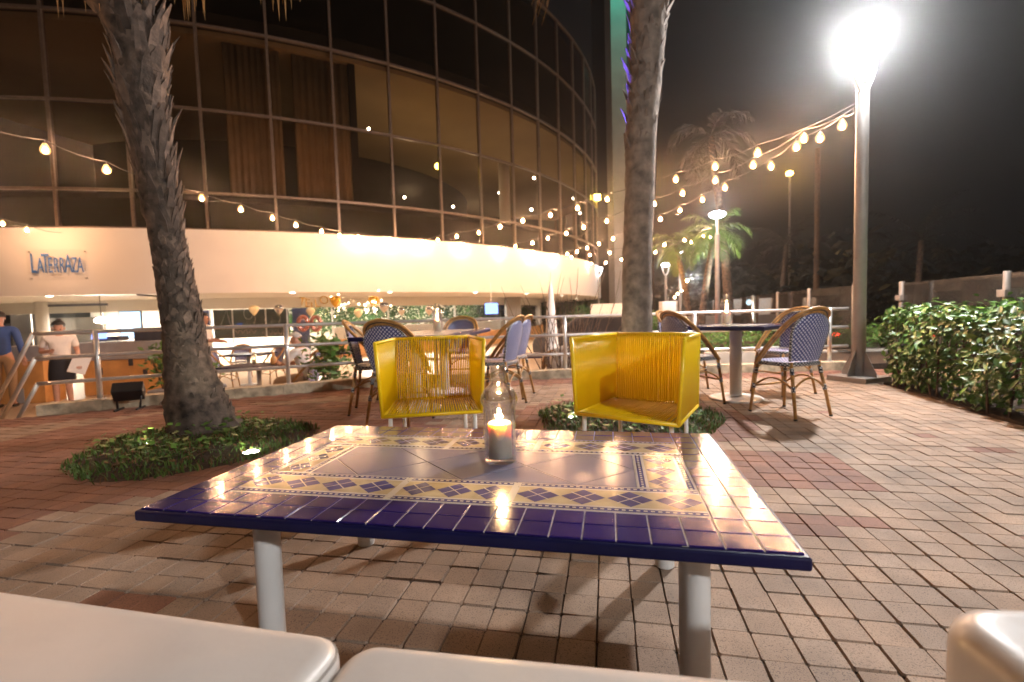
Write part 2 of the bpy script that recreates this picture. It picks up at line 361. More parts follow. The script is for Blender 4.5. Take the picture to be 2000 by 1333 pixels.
# beds
def bed(c, k, name, glabel):
    pts = []
    for i in range(40):
        a = 2 * pi * i / 40; r = (.79 if k == 0 else .75) * (1 + .05 * sin(3 * a + k) + .03 * sin(7 * a + 2 * k)); pts.append((c.x + r * cos(a), c.y + r * sin(a)))
    q = MB(); n = len(pts)
    q.add([(c.x, c.y, .05)] + [(c.x + (p[0]-c.x)*.7, c.y + (p[1]-c.y)*.7, .035) for p in pts] + [(p[0], p[1], -.004) for p in pts],
          [(0, 1+i, 1+(i+1)%n) for i in range(n)] + [(1+i, 1+n+i, 1+n+(i+1)%n, 1+(i+1)%n) for i in range(n)])
    struct(q.build(name + '_soil', 'soil', smooth=True))
    g = MB(); rg = random.Random(11 + k)
    for i in range(5200):
        a = rg.uniform(0, 2*pi); u = sqrt(rg.random()); r = u * (.80 if k == 0 else .77) * (1 + .05 * sin(3 * a + k) + .03 * sin(7 * a + 2 * k))
        p = Vector((c.x + r*cos(a), c.y + r*sin(a), .04 * (1 - u*u)))
        patch = sin(p.x * 7 + k) * cos(p.y * 6) + .5 * sin(p.x * 17) * sin(p.y * 15)
        if patch < -.35 and rg.random() < .75: continue
        edge = u > .6
        hgt = rg.uniform(.022, .055) * (1.25 if patch > .4 else 1); d = rg.uniform(0, 2*pi); lean = rg.uniform(.2, 1.2) * hgt
        w = rg.uniform(.0035, .0065); sx, sy = -sin(d) * w, cos(d) * w
        g.k = 0 if rg.random() < .8 else 1
        tip = p + Vector((cos(d) * lean, sin(d) * lean, hgt)); md = p + Vector((cos(d) * lean * .35, sin(d) * lean * .35, hgt * .62))
        g.add([p + Vector((sx, sy, 0)), p - Vector((sx, sy, 0)), md - Vector((sx, sy, 0)) * .8, md + Vector((sx, sy, 0)) * .8, tip], [(0, 1, 2, 3), (3, 2, 4)])
    for i in range(520):                                     # broad leaves near the trunk, dry litter between
        a = rg.uniform(0, 2*pi); u = sqrt(rg.random()); r = u * .62
        p = Vector((c.x + r*cos(a) - .05, c.y + r*sin(a) - .05 , .03))
        g.k = rg.choice((2, 2, 1, 0)); d = rg.uniform(0, 2*pi); ln = rg.uniform(.03, .06); hh = rg.uniform(.03, .12) if g.k == 2 else .02
        f = Vector((cos(d), sin(d), rg.uniform(-.2, .6))).normalized(); s_ = Vector((-sin(d), cos(d), rg.uniform(-.4, .4))).normalized() * ln * .42
        p = p + Vector((0, 0, hh)); g.add([p, p + f*ln*.5 + s_, p + f*ln, p + f*ln*.5 - s_], [(0, 1, 2, 3)])
    struct(g.build(name + '_grass', ['grass', 'dry_leaf', 'bright_leaf']), 'stuff')
bed(BED_L, 0, 'left_bed', ''); bed(BED_R, 1, 'right_bed', '')
q = MB(); q.prism(HEDGE, -.05, .015); struct(q.build('hedge_soil', 'soil'))
# kerb
def smoothline(pts, n=6):
    out = []; P = [Vector(p) for p in pts]
    for i in range(len(P) - 1):
        a, b, c, d = P[max(i-1, 0)], P[i], P[i+1], P[min(i+2, len(P)-1)]
        for k in range(n):
            t = k / n; out.append(.5 * ((2*b) + (c - a)*t + (2*a - 5*b + 4*c - d)*t*t + (3*b - a - 3*c + d)*t**3))
    out.append(P[-1]); return out
KL = smoothline(KERB[2:], 6)
kt = thing('kerb', 'low rough stone kerb carrying the steel railing', 'kerb', (0, 6.5, 0))
q = MB(); acc = 0
def offs(line, d):
    o = []
    for i, p in enumerate(line):
        t = (line[min(i+1, len(line)-1)] - line[max(i-1, 0)]).normalized(); o.append(p + Vector((-t.y, t.x)) * d)
    return o
A, B = offs(KL, -.005), offs(KL, .19)
for i in range(0, len(KL) - 1):
    hgt = .115 + U(-.006, .006)
    a0, a1, b0, b1 = A[i], A[i+1], B[i], B[i+1]; g = .004
    d = (a1 - a0).normalized() * g if i % 3 == 2 else Vector((0, 0))
    q.add([(*a0, -.6), (*(a1-d), -.6), (*(b1-d), -.6), (*b0, -.6), (*a0, hgt), (*(a1-d), hgt), (*(b1-d), hgt), (*b0, hgt)], [(3,2,1,0),(4,5,6,7),(0,1,5,4),(1,2,6,5),(2,3,7,6),(3,0,4,7)])
q.build('kerb_blocks', 'kerb_stone', kt, world=True)
# railing
rl = thing('steel_railing', 'brushed steel railing with three round rails on the kerb', 'railing', (0, 6.5, 0))
mid = offs(KL, .09)
for z in (.86, .60, .33):
    q = MB(); q.tube([(*p, z) for p in mid], .021, 10)
    q.build('rail', 'steel', rl, smooth=True, world=True)
    q = MB(); p = mid[0]; q.tube([(*p, z), (p.x - .64, p.y + .14, z - .78)], .021, 10); q.build('stair_rail', 'steel', rl, smooth=True, world=True)
def along(line, x):
    for a, b in zip(line, line[1:]):
        if a.x <= x <= b.x: t = (x - a.x) / (b.x - a.x + 1e-9); return a + (b - a) * t
    return line[-1]
for x in (-4.58, -2.86, -1.05, .75, 2.6, 4.5):
    p = along(mid, x); q = MB(); q.tube([(*p, .1), (*p, .87)], .027, 10)
    pp = q.build('post', 'steel', rl, smooth=True, world=True)
    q = MB(); q.lathe([(.055, 0), (.055, .008), (.03, .014)], 14, (*p, .112)); o = q.build('foot_plate', 'steel', pp); o.data.transform(Matrix.Translation(-rl.location))
# street-level things beyond right side: grass verge, low walls
q = MB(); q.box((9.5, 13, -.28), (9.5, 12, .6)); struct(q.build('verge', 'soil'))
# ================================================================== COFFEE TABLE
TS = .0699; TZ = .4604; TY = -.2059
ct = thing('coffee_table', 'low coffee table topped with navy and patterned ceramic tiles', 'table', (-.9627, 1.1764, 0), TY)
W, D = 22 * TS, 12.7 * TS; TV = D / 13
q = MB(); q.box((W/2, D/2, TZ - .0175), (W + .020, D + .020, .027)); q.build('table_slab', 'navy_edge', ct, smooth=True, bevel=.006)
q = MB(); q.box((W/2, D/2, TZ - .0035), (W - .004, D - .004, .003)); q.build('grout_bed', 'pale_grout', ct)
def tilebox(q, poly, z1=TZ, h=.004, ins=.0016, bev=.0012):
    n = len(poly); cx = sum(p[0] for p in poly)/n; cy = sum(p[1] for p in poly)/n
    def inset(d):
        out = []
        for i in range(n):
            a, b, c = Vector(poly[i-1]), Vector(poly[i]), Vector(poly[(i+1) % n])
            e1 = (b-a).normalized(); e2 = (c-b).normalized(); n1 = Vector((-e1.y, e1.x)); n2 = Vector((-e2.y, e2.x)); k = n1.dot(n2)
            out.append(b + (n1 + n2) * (d / (1 + k)))
        return out
    a = inset(ins); b_ = inset(ins + bev); t = U(-.0003, .0003)
    o = q.add([(*p, z1-h) for p in a] + [(*p, z1-bev) for p in a] + [(*p, z1 + t) for p in b_], [tuple(range(2*n, 3*n))] + [(k*n+i, k*n+(i+1)%n, (k+1)*n+(i+1)%n, (k+1)*n+i) for k in range(2) for i in range(n)])
q = MB()
for i in range(22):
    for j in range(13):
        if 2 <= i < 20 and 2 <= j < 11: continue
        j_ = U(-.0005, .0005); tilebox(q, [(i*TS, j*TV), ((i+1)*TS, j*TV + j_), ((i+1)*TS, (j+1)*TV), (i*TS, (j+1)*TV)])
q.build('border_tiles', 'navy_tile', ct)
u0, u1, v0, v1 = 3.95*TS, 17.85*TS, 4.42*TV, 8.62*TV   # the plain centre
e0, e1, w0, w1 = 2*TS, 20*TS, 2*TV, 11*TV
q = MB(); zc = TZ
cm = (v0+v1)/2; dw = (u1-u0)/3
for k in range(3):
    a = u0 + k*dw; tilebox(q, [(a, cm), (a+dw/2, v0), (a+dw, cm), (a+dw/2, v1)])
    if k < 2:
        c = a + dw; tilebox(q, [(c-dw/2, v0), (c+dw/2, v0), (c, cm)]); tilebox(q, [(c, cm), (c+dw/2, v1), (c-dw/2, v1)])
tilebox(q, [(u0, v0), (u0+dw/2, v0), (u0, cm)]); tilebox(q, [(u0, cm), (u0+dw/2, v1), (u0, v1)])
tilebox(q, [(u1, cm), (u1-dw/2, v0), (u1, v0)]); tilebox(q, [(u1, v1), (u1-dw/2, v1), (u1, cm)])
q.build('centre_tiles', 'centre_tile', ct)
q = MB(); sh = .5*TS
# interlocking patterned frame tiles: seams with a stepped outline
def ring(a, b):  # near or far run from a to b along u between v-lines
    return None
us = [e0, 8.65*TS, 13.22*TS, e1]
dz = .0006
def seam_poly(ua, ub, va, vb, la, lb):
    zz = [(0, 0), (.12, .18), (.75, .32), (.75, .62), (.1, .82), (0, 1)]
    L_ = [(ua + (z[0]*TS*.9 if la else 0), va + (vb-va)*z[1]) for z in zz]; R_ = [(ub + (z[0]*TS*.9 if lb else 0), va + (vb-va)*z[1]) for z in zz]
    return [L_[0]] + [R_[0]] + R_[1:] + list(reversed(L_[1:]))
def simple_tile(q, poly, z1=TZ):
    n = len(poly); cx = sum(p[0] for p in poly)/n; cy = sum(p[1] for p in poly)/n
    pp = []
    for p in poly:
        d = Vector((cx-p[0], cy-p[1])); s_ = Vector((math.copysign(1, d.x), math.copysign(1, d.y))) * .0014; pp.append((p[0]+s_.x, p[1]+s_.y))
    q.prism(pp, z1-.004, z1)
for va, vb in ((w0, v0), (v1, w1)):
    for k in range(3): simple_tile(q, seam_poly(us[k], us[k+1], va, vb, k > 0, k < 2))
for ua, ub in ((e0, u0), (u1, e1)): simple_tile(q, [(ua, v0+.001), (ub, v0+.001), (ub, v1-.001), (ua, v1-.001)])
ft = q.build('patterned_tiles', 'cream_tile', ct)
q = MB()
def stripe(x0, y0, x1, y1, k, z): q.k = k; q.add([(x0, y0, z), (x1, y0, z), (x1, y1, z), (x0, y1, z)], [(0, 1, 2, 3)])
z1 = TZ + .0004; z2 = TZ + .0008; z3 = TZ + .0012
def run(a, b, c, d, horiz, nm):
    t = (d - c) if horiz else (b - a)
    g = .0025
    if horiz:
        stripe(a+g, c + t*.2, b-g, d - t*.2, 0, z1)
        for s0, s1, k in ((.04, .15, 1), (.85, .96, 1)): stripe(a+g, c + t*s0, b-g, c + t*s1, k, z1)
        n = int((b-a)/.016)
        for i in range(n):
            for s0 in (.075, .885): stripe(a + (i+.2)*(b-a)/n, c + t*s0, a + (i+.75)*(b-a)/n, c + t*(s0+.04), 2, z2)
        for i in range(nm):
            cx = a + (i+.5)*(b-a)/nm; cy = (c+d)/2; hx = (b-a)/nm*.25; hy = t*.6*.25
            mot(cx, cy, hx, hy)
    else:
        stripe(a + t*.2, c+g, b - t*.2, d-g, 0, z1)
        for s0, s1 in ((.04, .15), (.85, .96)): stripe(a + t*s0, c+g, a + t*s1, d-g, 1, z1)
        n = int((d-c)/.016)
        for i in range(n):
            for s0 in (.075, .885): stripe(a + t*s0, c + (i+.2)*(d-c)/n, a + t*(s0+.04), c + (i+.75)*(d-c)/n, 2, z2)
        for i in range(nm):
            cy = c + (i+.5)*(d-c)/nm; cx = (a+b)/2; hy = (d-c)/nm*.25; hx = t*.6*.25; mot(cx, cy, hx, hy)
def mot(cx, cy, hx, hy):
    q.k = 1
    for dx, dy in ((hx, 0), (-hx, 0), (0, hy), (0, -hy)):
        x, y = cx + dx, cy + dy; f = .93
        q.add([(x-hx*f, y, z2), (x, y-hy*f, z2), (x+hx*f, y, z2), (x, y+hy*f, z2)], [(0, 1, 2, 3)])
    q.k = 2
    for s_ in (1, -1):
        q.add([(cx-hx*1.1, cy-hy*1.1*s_, z3), (cx-hx*1.05, cy-hy*1.2*s_, z3), (cx+hx*1.1, cy+hy*1.1*s_, z3), (cx+hx*1.05, cy+hy*1.2*s_, z3)], [(0, 1, 2, 3)])
        q.add([(cx-hx*.12*s_, cy, z3), (cx, cy-hy*.12, z3), (cx+hx*.12*s_, cy, z3), (cx, cy+hy*.12, z3)], [(0, 1, 2, 3)])
for va, vb in ((w0, v0), (v1, w1)):
    for k in range(3): run(us[k] + (.012 if k else 0), us[k+1] + (-.004 if k < 2 else 0), va, vb, True, 4 if k != 1 else 3)
for ua, ub in ((e0, u0), (u1, e1)): run(ua, ub, v0, v1, False, 3)
o = q.build('glaze_pattern', ['ochre_glaze', 'navy_glaze', 'cream_tile'], ft)
lz = TZ - .03
inv = Matrix.Rotation(-TY, 4, 'Z') @ Matrix.Translation((.9627, -1.1764, 0))
for x, y in ((-.697, 1.275), (.395, 1.025), (-.624, 1.885), (.53, 1.655)):
    p = inv @ Vector((x, y, 0)); q = MB(); q.lathe([(.030, 0), (.034, .004), (.034, lz)], 24, (p.x, p.y, 0)); q.build('leg', 'white_metal', ct, smooth=True, bevel=.001)
q = MB(); q.tube([(.27, .17, lz-.06), (.27, .80, lz-.06)], .012); q.build('stretcher', 'white_metal', ct, smooth=True)
# ================================================================== LANTERNS
def lantern(loc, label, sc=1.):
    t = thing('candle_lantern', label, 'lantern', loc, 0, 'glass candle lanterns on the tables'); t.scale = (sc,) * 3
    out = [(.001, .0), (.049, .0), (.051, .004), (.051, .175), (.058, .19), (.060, .20), (.057, .213), (.045, .232), (.027, .248), (.025, .254), (.028, .262), (.0255, .268), (.026, .305)]
    inn = [(.0235, .305), (.023, .268), (.0225, .25), (.042, .2295), (.0545, .212), (.0572, .20), (.0555, .192), (.0482, .176), (.0482, .016), (.001, .012)]
    q = MB(); q.lathe(out + inn, 40, cap=False); q.build('glass_chimney', 'lantern_glass', t, smooth=True)
    q = MB(); q.lathe([(.001, .0125), (.036, .0125), (.037, .016), (.037, .118), (.034, .124), (.024, .121), (.001, .119)], 28, cap=False); c = q.build('candle', 'wax', t, smooth=True)
    q = MB(); q.tube([(0, 0, .118), (.001, 0, .124)], .0012, 6); q.build('wick', 'wick', c)
    q = MB(); q.lathe([(.0005, .121), (.004, .125), (.005, .130), (.003, .137), (.0004, .144)], 12); q.build('flame', 'flame', t, smooth=True)
    return t
lp = at(978, 900, TZ); lantern((lp.x, lp.y, TZ + .0005), 'tall clear glass lantern with lit candle on tiled coffee table')
light('candle_light', 'POINT', (lp.x, lp.y, TZ + .150), 2.8, (1, .58, .24), .008)
# ================================================================== WHITE SOFAS
def cushion(name, poly, z0, z1, parent, rad, puff=.012):
    """upholstered block: plan polygon with rounded corners, soft edges and a faint crown"""
    bm = bmesh.new(); vs = [bm.verts.new((p[0], p[1], z0)) for p in poly]; f = bm.faces.new(vs)
    r = bmesh.ops.extrude_face_region(bm, geom=[f]); bmesh.ops.translate(bm, verts=[v for v in r['geom'] if isinstance(v, bmesh.types.BMVert)], vec=(0, 0, z1 - z0))
    ve = [e for e in bm.edges if abs(e.verts[0].co.z - e.verts[1].co.z) > .01]
    bmesh.ops.bevel(bm, geom=ve, offset=rad, segments=8, affect='EDGES', profile=.5)
    te = [e for e in bm.edges if e.verts[0].co.z > z1 - 1e-4 and e.verts[1].co.z > z1 - 1e-4 and len([f for f in e.link_faces if abs(f.normal.z) < .5]) == 1]
    bm.normal_update()
    te = [e for e in bm.edges if min(e.verts[0].co.z, e.verts[1].co.z) > z1 - 1e-4]
    bmesh.ops.bevel(bm, geom=te, offset=.035, segments=7, affect='EDGES', profile=.55)
    top = [f for f in bm.faces if f.normal.z > .99 and len(f.verts) > 4]
    if top:
        c = top[0].calc_center_median(); p = bmesh.ops.poke(bm, faces=top)
    me = bpy.data.meshes.new(name); bmesh.ops.recalc_face_normals(bm, faces=bm.faces); bm.to_mesh(me); bm.free()
    me.materials.append(M['vinyl']); me.polygons.foreach_set('use_smooth', [True]*len(me.polygons))
    o = bpy.data.objects.new(name, me); C.objects.link(o); o.parent = parent; return o
sy = Vector((cos(-.2217), sin(-.2217))); sn = Vector((-sy.y, sy.x))
SZ = .42
pc = at(640, 1228, SZ); pc2 = at(700, 1242, SZ - .012)
def sofa(name, label, base, a, b, dep, z):
    t = thing(name, label, 'sofa', (base.x, base.y, 0))
    P = [(sy*a).to_tuple(), (sy*b).to_tuple(), (sy*b - sn*dep).to_tuple(), (sy*a - sn*dep).to_tuple()]
    P = [(p[0], p[1]) for p in reversed(P)]
    c = cushion('seat_cushion', P, z - .13, z, t, .055)
    c2 = cushion('base_cushion', [(p[0]*.985, p[1]) for p in P], .07, z - .135, t, .05)
    q = MB()
    def pt(u, w, zz): v = sy*u - sn*w; return (v.x, v.y, zz)
    r_ = .055
    loop = []
    for cx, cw, a0 in ((b-r_, r_, 0), (b-r_, dep-r_, 1), (a+r_, dep-r_, 2), (a+r_, r_, 3)):
        for k in range(6):
            an = pi/2 - (a0*pi/2 + k*pi/10); loop.append(pt(cx + (r_-.004)*cos(an), cw - (r_-.004)*sin(an), z - .017))
    q.tube(loop, .0026, 6, closed=True); q.build('piping', 'vinyl_seam', c, smooth=True)
    for u in (a+.1, b-.1):
        for w in (.1, dep-.1): q = MB(); p = pt(u, w, 0); q.tube([(p[0], p[1], 0), (p[0], p[1], .08)], .02, 12); q.build('foot', 'steel', t, smooth=True)
    return t
sofa('sofa_module', 'white padded seat block at lower left corner with shadow across it', Vector((pc.x, pc.y)), -1.3, .045, .62, SZ)
sy = Vector((cos(-.168), sin(-.168))); sn = Vector((-sy.y, sy.x))
sofa('sofa_module', 'white padded seat block in front of the middle of the tiled table', Vector((pc2.x, pc2.y)), -.005, .66, .6, SZ - .012)
t = thing('armchair', 'white padded chair with rounded corner at lower right edge', 'armchair', (.672, .36, 0), -.1)
cushion('backrest', [(-.235, -.16), (.3, -.16), (.3, .13), (-.235, .13)], .12, .598, t, .06)
cushion('seat_cushion', [(-.22, -.62), (.3, -.62), (.3, -.165), (-.22, -.165)], .12, .36, t, .05)
for x in (-.15, .22):
    for y in (-.5, .05): q = MB(); q.tube([(x, y, 0), (x, y, .13)], .02, 10); q.build('foot', 'steel', t, smooth=True)
# ================================================================== YELLOW CORD CHAIRS
def yellow_chair(loc, rz, label):
    t = thing('cord_chair', label, 'chair', loc, rz, 'yellow cord chairs')
    FB = [Vector((s*.262, .205, .40)) for s in (-1, 1)]; FT = [Vector((s*.288, .195, .79)) for s in (-1, 1)]
    RB = [Vector((s*.232, -.21, .415)) for s in (-1, 1)]; RT = [Vector((s*.232, -.25, .79)) for s in (-1, 1)]
    q = MB()
    for a in (0, 1):
        q.tube([FB[a], FT[a]], .0105, 8); q.tube([RB[a], RT[a]], .009, 8); q.tube([FT[a], RT[a]], .0105, 8); q.tube([FB[a], RB[a]], .0105, 8)
        for v in (FB[a], FT[a], RB[a], RT[a]): q.ball(v, .0105, 8, 6)
    q.tube([RT[0], RT[1]], .0105, 8); q.tube([RB[0], RB[1]], .009, 8); q.tube([FB[0], FB[1]], .0105, 8)
    q.build('frame', 'yellow_metal', t, smooth=True)
    def cords(name, a0, a1, b0, b1, n, nrm, off, jit=0., r=.0036):
        q = MB(); nrm = nrm.normalized()
        for i in range(n):
            u = (i + .5 + U(-jit, jit)) / n; w = (i + .5 + U(-jit, jit)) / n
            for s_ in ((1, -1) if off else (0,)):
                p, p2 = a0.lerp(a1, u) + nrm*off*s_, b0.lerp(b1, w) + nrm*off*s_
                q.tube([p, p2], r, 5)
        q.build(name, 'yellow_cord', t, smooth=True)
    cords('back_cords', RB[0], RB[1], RT[0], RT[1], 40, Vector((0, 1, .1)), .009, .17, .0038)
    for a in (0, 1): cords('side_cords', FB[a], RB[a], FT[a], RT[a], 54, Vector((1, 0, 0)), 0, .1, .0046)
    cords('seat_cords', FB[0], FB[1], RB[0], RB[1], 38, Vector((0, 0, 1)), 0, .12, .0047)
    for x, y in ((-.225, .185), (.225, .185), (-.185, -.17), (.185, -.17)):
        q = MB(); q.tube([(x, y, .398), (x*1.02, y*1.05, .0)], .0115, 10); l = q.build('leg', 'white_metal', t, smooth=True)
        q = MB(); q.lathe([(.014, 0), (.014, .02)], 10, (x*1.02, y*1.05, 0)); q.build('rubber_foot', 'black_plastic', l)
    return t
fl, fr = at(748, 815, .40), at(940, 804, .40)
def chair_pose(fl, fr, rot_extra=0):
    d = fr - fl; rz = math.atan2(d.y, d.x); c = (fl + fr) / 2; n = Vector((-sin(rz), cos(rz), 0)); c = c + n * .205; c.z = 0
    return c, rz + pi
c, rz = chair_pose(fl, fr); YL = yellow_chair(c, rz, 'yellow cord chair on the left, facing straight to camera')
fl, fr = at(1125, 812, .40), at(1329, 829, .40)
c, rz = chair_pose(fl, fr); dup(YL, c + Vector((.02, 0, 0)), rz - .14, 'yellow cord chair beside the right palm, turned a little leftward')
# ================================================================== DINING TABLES
def dining(loc, rz, w, d, label, square):
    t = thing('dining_table', label, 'table', loc, rz, 'tiled dining tables')
    z = .745
    q = MB(); q.box((0, 0, z - .02), (w, d, .036)); q.build('table_slab', 'navy_edge', t, smooth=True, bevel=.006)
    q = MB(); ts = .07; nx, ny = round((w-.01)/ts), round((d-.01)/ts); tx, ty = (w-.01)/nx, (d-.01)/ny
    for i in range(nx):
        for j in range(ny):
            if 2 <= i < nx-2 and 2 <= j < ny-2: continue
            x, y = -w/2+.005 + i*tx, -d/2+.005 + j*ty; tilebox(q, [(x, y), (x+tx, y), (x+tx, y+ty), (x, y+ty)], z + .002)
    q.build('border_tiles', 'navy_tile', t)
    q = MB(); x0, x1, y0, y1 = -w/2+.005+2*tx, w/2-.005-2*tx, -d/2+.005+2*ty, d/2-.005-2*ty
    n, m_ = max(1, round((x1-x0)/.2)), max(1, round((y1-y0)/.2))
    for i in range(n):
        for j in range(m_):
            a, b_, c_, e_ = x0+(x1-x0)*i/n, x0+(x1-x0)*(i+1)/n, y0+(y1-y0)*j/m_, y0+(y1-y0)*(j+1)/m_
            tilebox(q, [(a, c_), (b_, c_), (b_, e_), (a, e_)], z + .002)
    q.build('centre_tiles', 'cream_tile', t)
    if square:
        q = MB(); q.lathe([(.255, 0), (.255, .012), (.24, .022), (.06, .034), (.055, .05)], 36); q.build('base_disc', 'white_metal', t, smooth=True, bevel=.002)
        q = MB(); q.lathe([(.056, .03), (.056, z-.04)], 28); q.build('column', 'white_metal', t, smooth=True)
        q = MB(); q.box((0, 0, z-.045), (.4, .05, .012)); q.box((0, 0, z-.046), (.05, .4, .012)); q.build('bracket', 'white_metal', t)
    else:
        for y in (-d*.28, d*.28):
            q = MB(); q.lathe([(.24, 0), (.24, .012), (.22, .02), (.05, .03)], 30, (0, y, 0)); q.build('base_disc', 'white_metal', t, smooth=True)
            q = MB(); q.lathe([(.05, .025), (.05, z-.04)], 24, (0, y, 0)); q.build('column', 'white_metal', t, smooth=True)
    return t
RT = Vector((2.25, 4.72, 0)); dining(RT, radians(43), .80, .80, 'square navy tiled dining table on round white pedestal, near the street lamp', True)
LTa = radians(-8); LT = Vector((-.9, 5.2, 0)); dining(LT, LTa, 1.02, 1.8, 'long navy tiled dining table behind the left yellow chair', False)
p = at(1438, 627, .75); lantern((2.21, 4.83, .7475), 'clear glass candle lantern on square table at right', 1.02)
light('candle_light_right', 'POINT', (2.21, 4.83, .93), .5, (1, .6, .25), .012)
p = at(851, 641, .75); lantern((-.8, 5.1, .7475), 'clear glass candle lantern on long table behind left yellow chair', 1.02)
light('candle_light_left', 'POINT', (-.8, 5.1, .93), .5, (1, .6, .25), .012)
# ================================================================== BISTRO CHAIRS
def bistro(loc, rz, label):
    t = thing('bistro_chair', label, 'chair', loc, rz, 'bamboo bistro chairs with woven navy seats')
    q = MB(); n = 40; pts = []
    for k in range(n):
        a = 2*pi*k/n; c_, s_ = cos(a), sin(a); e = 2/3.2
        pts.append((math.copysign(abs(c_)**e, c_)*.215, .0 + math.copysign(abs(s_)**e, s_)*.205))
    top = [(p[0]*.94, p[1]*.94, .462) for p in pts]
    q.add([(0, 0, .458)] + top, [(0, 1+k, 1+(k+1) % n) for k in range(n)])
    o = q.build('seat', 'blue_weave', t, smooth=True); uvmesh(o, lambda c: (c.x, c.y))
    q = MB(); q.add([(*p, .430) for p in pts] + [(*p, .455) for p in pts] + [(p[0]*.94, p[1]*.94, .462) for p in pts], [(i*n+k, i*n+(k+1) % n, (i+1)*n+(k+1) % n, (i+1)*n+k) for i in range(2) for k in range(n)] + [tuple(range(n-1, -1, -1))])
    o = q.build('seat_rim', 'trim_weave', t, smooth=True); uvmesh(o, lambda c: (math.atan2(c.y, c.x)*.21, c.z + c.length*.3))
    hoop = [(.232, .12, .435), (.238, .03, .555), (.237, -.075, .675), (.222, -.165, .775), (.178, -.235, .848), (.10, -.275, .888), (0, -.285, .902)]
    hoop = hoop + [(-x, y, z) for x, y, z in reversed(hoop[:-1])]
    hl = []; P = [Vector(p) for p in hoop]
    for i in range(len(P)-1):
        a, b_, c_, d_ = P[max(i-1, 0)], P[i], P[i+1], P[min(i+2, len(P)-1)]
        for k in range(5):
            s_ = k/5; hl.append(.5*((2*b_)+(c_-a)*s_+(2*a-5*b_+4*c_-d_)*s_*s_+(3*b_-a-3*c_+d_)*s_**3))
    hl.append(P[-1]); cen = Vector((0, -.08, .66))
    def ins(d, up=0): return [p + (cen - p).normalized()*d + Vector((0, -.0, 0)) for p in hl]
    q = MB(); q.tube(hl, .0135, 8); h0 = q.build('back_frame', 'bamboo', t, smooth=True)
    q = MB(); q.tube(ins(.019), .0075, 6); q.build('cane_strip', 'dark_cane', h0, smooth=True)
    q = MB(); q.tube(ins(.037), .0125, 8); q.build('inner_hoop', 'bamboo', h0, smooth=True)
    # woven back, hung from the hoop down to the rear of the seat
    rows = []
    for i in range(17):
        s_ = i/16; z = .47 + .385*s_; w = .158 + .045*min(1, s_/.55) if s_ < .62 else .203*sqrt(max(0, 1 - ((s_-.62)/.40)**2)) 
        y = -.185 - .085*s_; row = []
        for k in range(13):
            u = -1 + 2*k/12; row.append(Vector((u*w, y + .035*u*u, z)))
        rows.append(row)
    q = MB(); fl_ = [v for r in rows for v in r]; n2 = 13
    back = [v + Vector((0, -.012, 0)) for v in fl_]; m_ = len(fl_)
    fs = [(i*n2+k, i*n2+k+1, (i+1)*n2+k+1, (i+1)*n2+k) for i in range(16) for k in range(12)]
    q.add(fl_ + back, fs + [tuple(m_+x for x in reversed(f)) for f in fs])
    o = q.build('woven_back', ['blue_weave'], t, smooth=True); uvmesh(o, lambda c: (c.x, c.z))
    q = MB(); edge = [r[0] for r in rows] + [r[-1] for r in reversed(rows)]
    q.tube([e + Vector((0, -.006, 0)) for e in edge], .011, 6); o2 = q.build('edge_braid', 'trim_weave', o, smooth=True); uvmesh(o2, lambda c: (c.z*1.3, c.x*1.3))
    legs = [((.165, .155, .44), (.205, .20, 0)), ((-.165, .155, .44), (-.205, .20, 0)), ((.155, -.165, .46), (.20, -.245, 0)), ((-.155, -.165, .46), (-.20, -.245, 0))]
    for a, b_ in legs:
        a, b_ = Vector(a), Vector(b_); q = MB(); q.tube([a, b_], [.0145, .0125], 8); l = q.build('leg', 'bamboo', t, smooth=True)
        for s0, s1 in ((.10, .22), (.42, .52)):
            q = MB(); q.tube([a.lerp(b_, s0), a.lerp(b_, s1)], .0165, 8)
            o = q.build('binding', 'trim_weave', l, smooth=True); uvmesh(o, lambda c: (c.z, c.x*2+c.y*2))
        q = MB(); q.tube([a.lerp(b_, .97), b_], .0145, 8); q.build('rubber_foot', 'black_plastic', l, smooth=True)
    for i, j in ((0, 1), (2, 3), (0, 2), (1, 3)):
        a = Vector(legs[i][0]).lerp(Vector(legs[i][1]), .47); b_ = Vector(legs[j][0]).lerp(Vector(legs[j][1]), .47)
        q = MB(); pts = [a.lerp(b_, k/8) + Vector((0, 0, .085*sin(pi*k/8))) for k in range(9)] if i != 0 or j != 1 else [a, b_]
        q.tube(pts, .009, 7); q.build('stretcher', 'bamboo', t, smooth=True)
    return t
def face(dx, dy): return math.atan2(dy, dx) - pi/2        # turn so the seat front looks along (dx, dy)
B0 = bistro((2.36, 4.02, 0), face(-.34, .94), 'bamboo bistro chair at right table, its back to the camera')
dup(B0, (1.78, 4.62, 0), face(.9, .25), 'bamboo bistro chair left of the square table, directly right of the palm')
dup(B0, (1.95, 5.32, 0), face(.75, -.62), 'bamboo bistro chair behind the square table, half hidden by another chair')
dup(B0, (2.86, 4.98, 0), face(-.95, -.3), 'bamboo bistro chair between square table and street lamp')
dup(B0, (-1.36, 4.66, 0), face(.98, .15), 'bamboo bistro chair furthest left, at near end of the long table')
dup(B0, (-.99, 4.1, 0), face(.28, .95), 'bamboo bistro chair right behind the left yellow chair, back turned')
dup(B0, (-1.27, 5.42, 0), face(.97, -.1), 'bamboo bistro chair at far left side of the long table')
dup(B0, (-.7, 6.18, 0), face(-.1, -1), 'bamboo bistro chair at far end of long table by the railing')
dup(B0, (-.17, 4.72, 0), face(-.93, .36), 'bamboo bistro chair on right side of the long table, nearer one')
dup(B0, (-.06, 5.28, 0), face(-.93, .34), 'bamboo bistro chair on right side of long table, farther one')
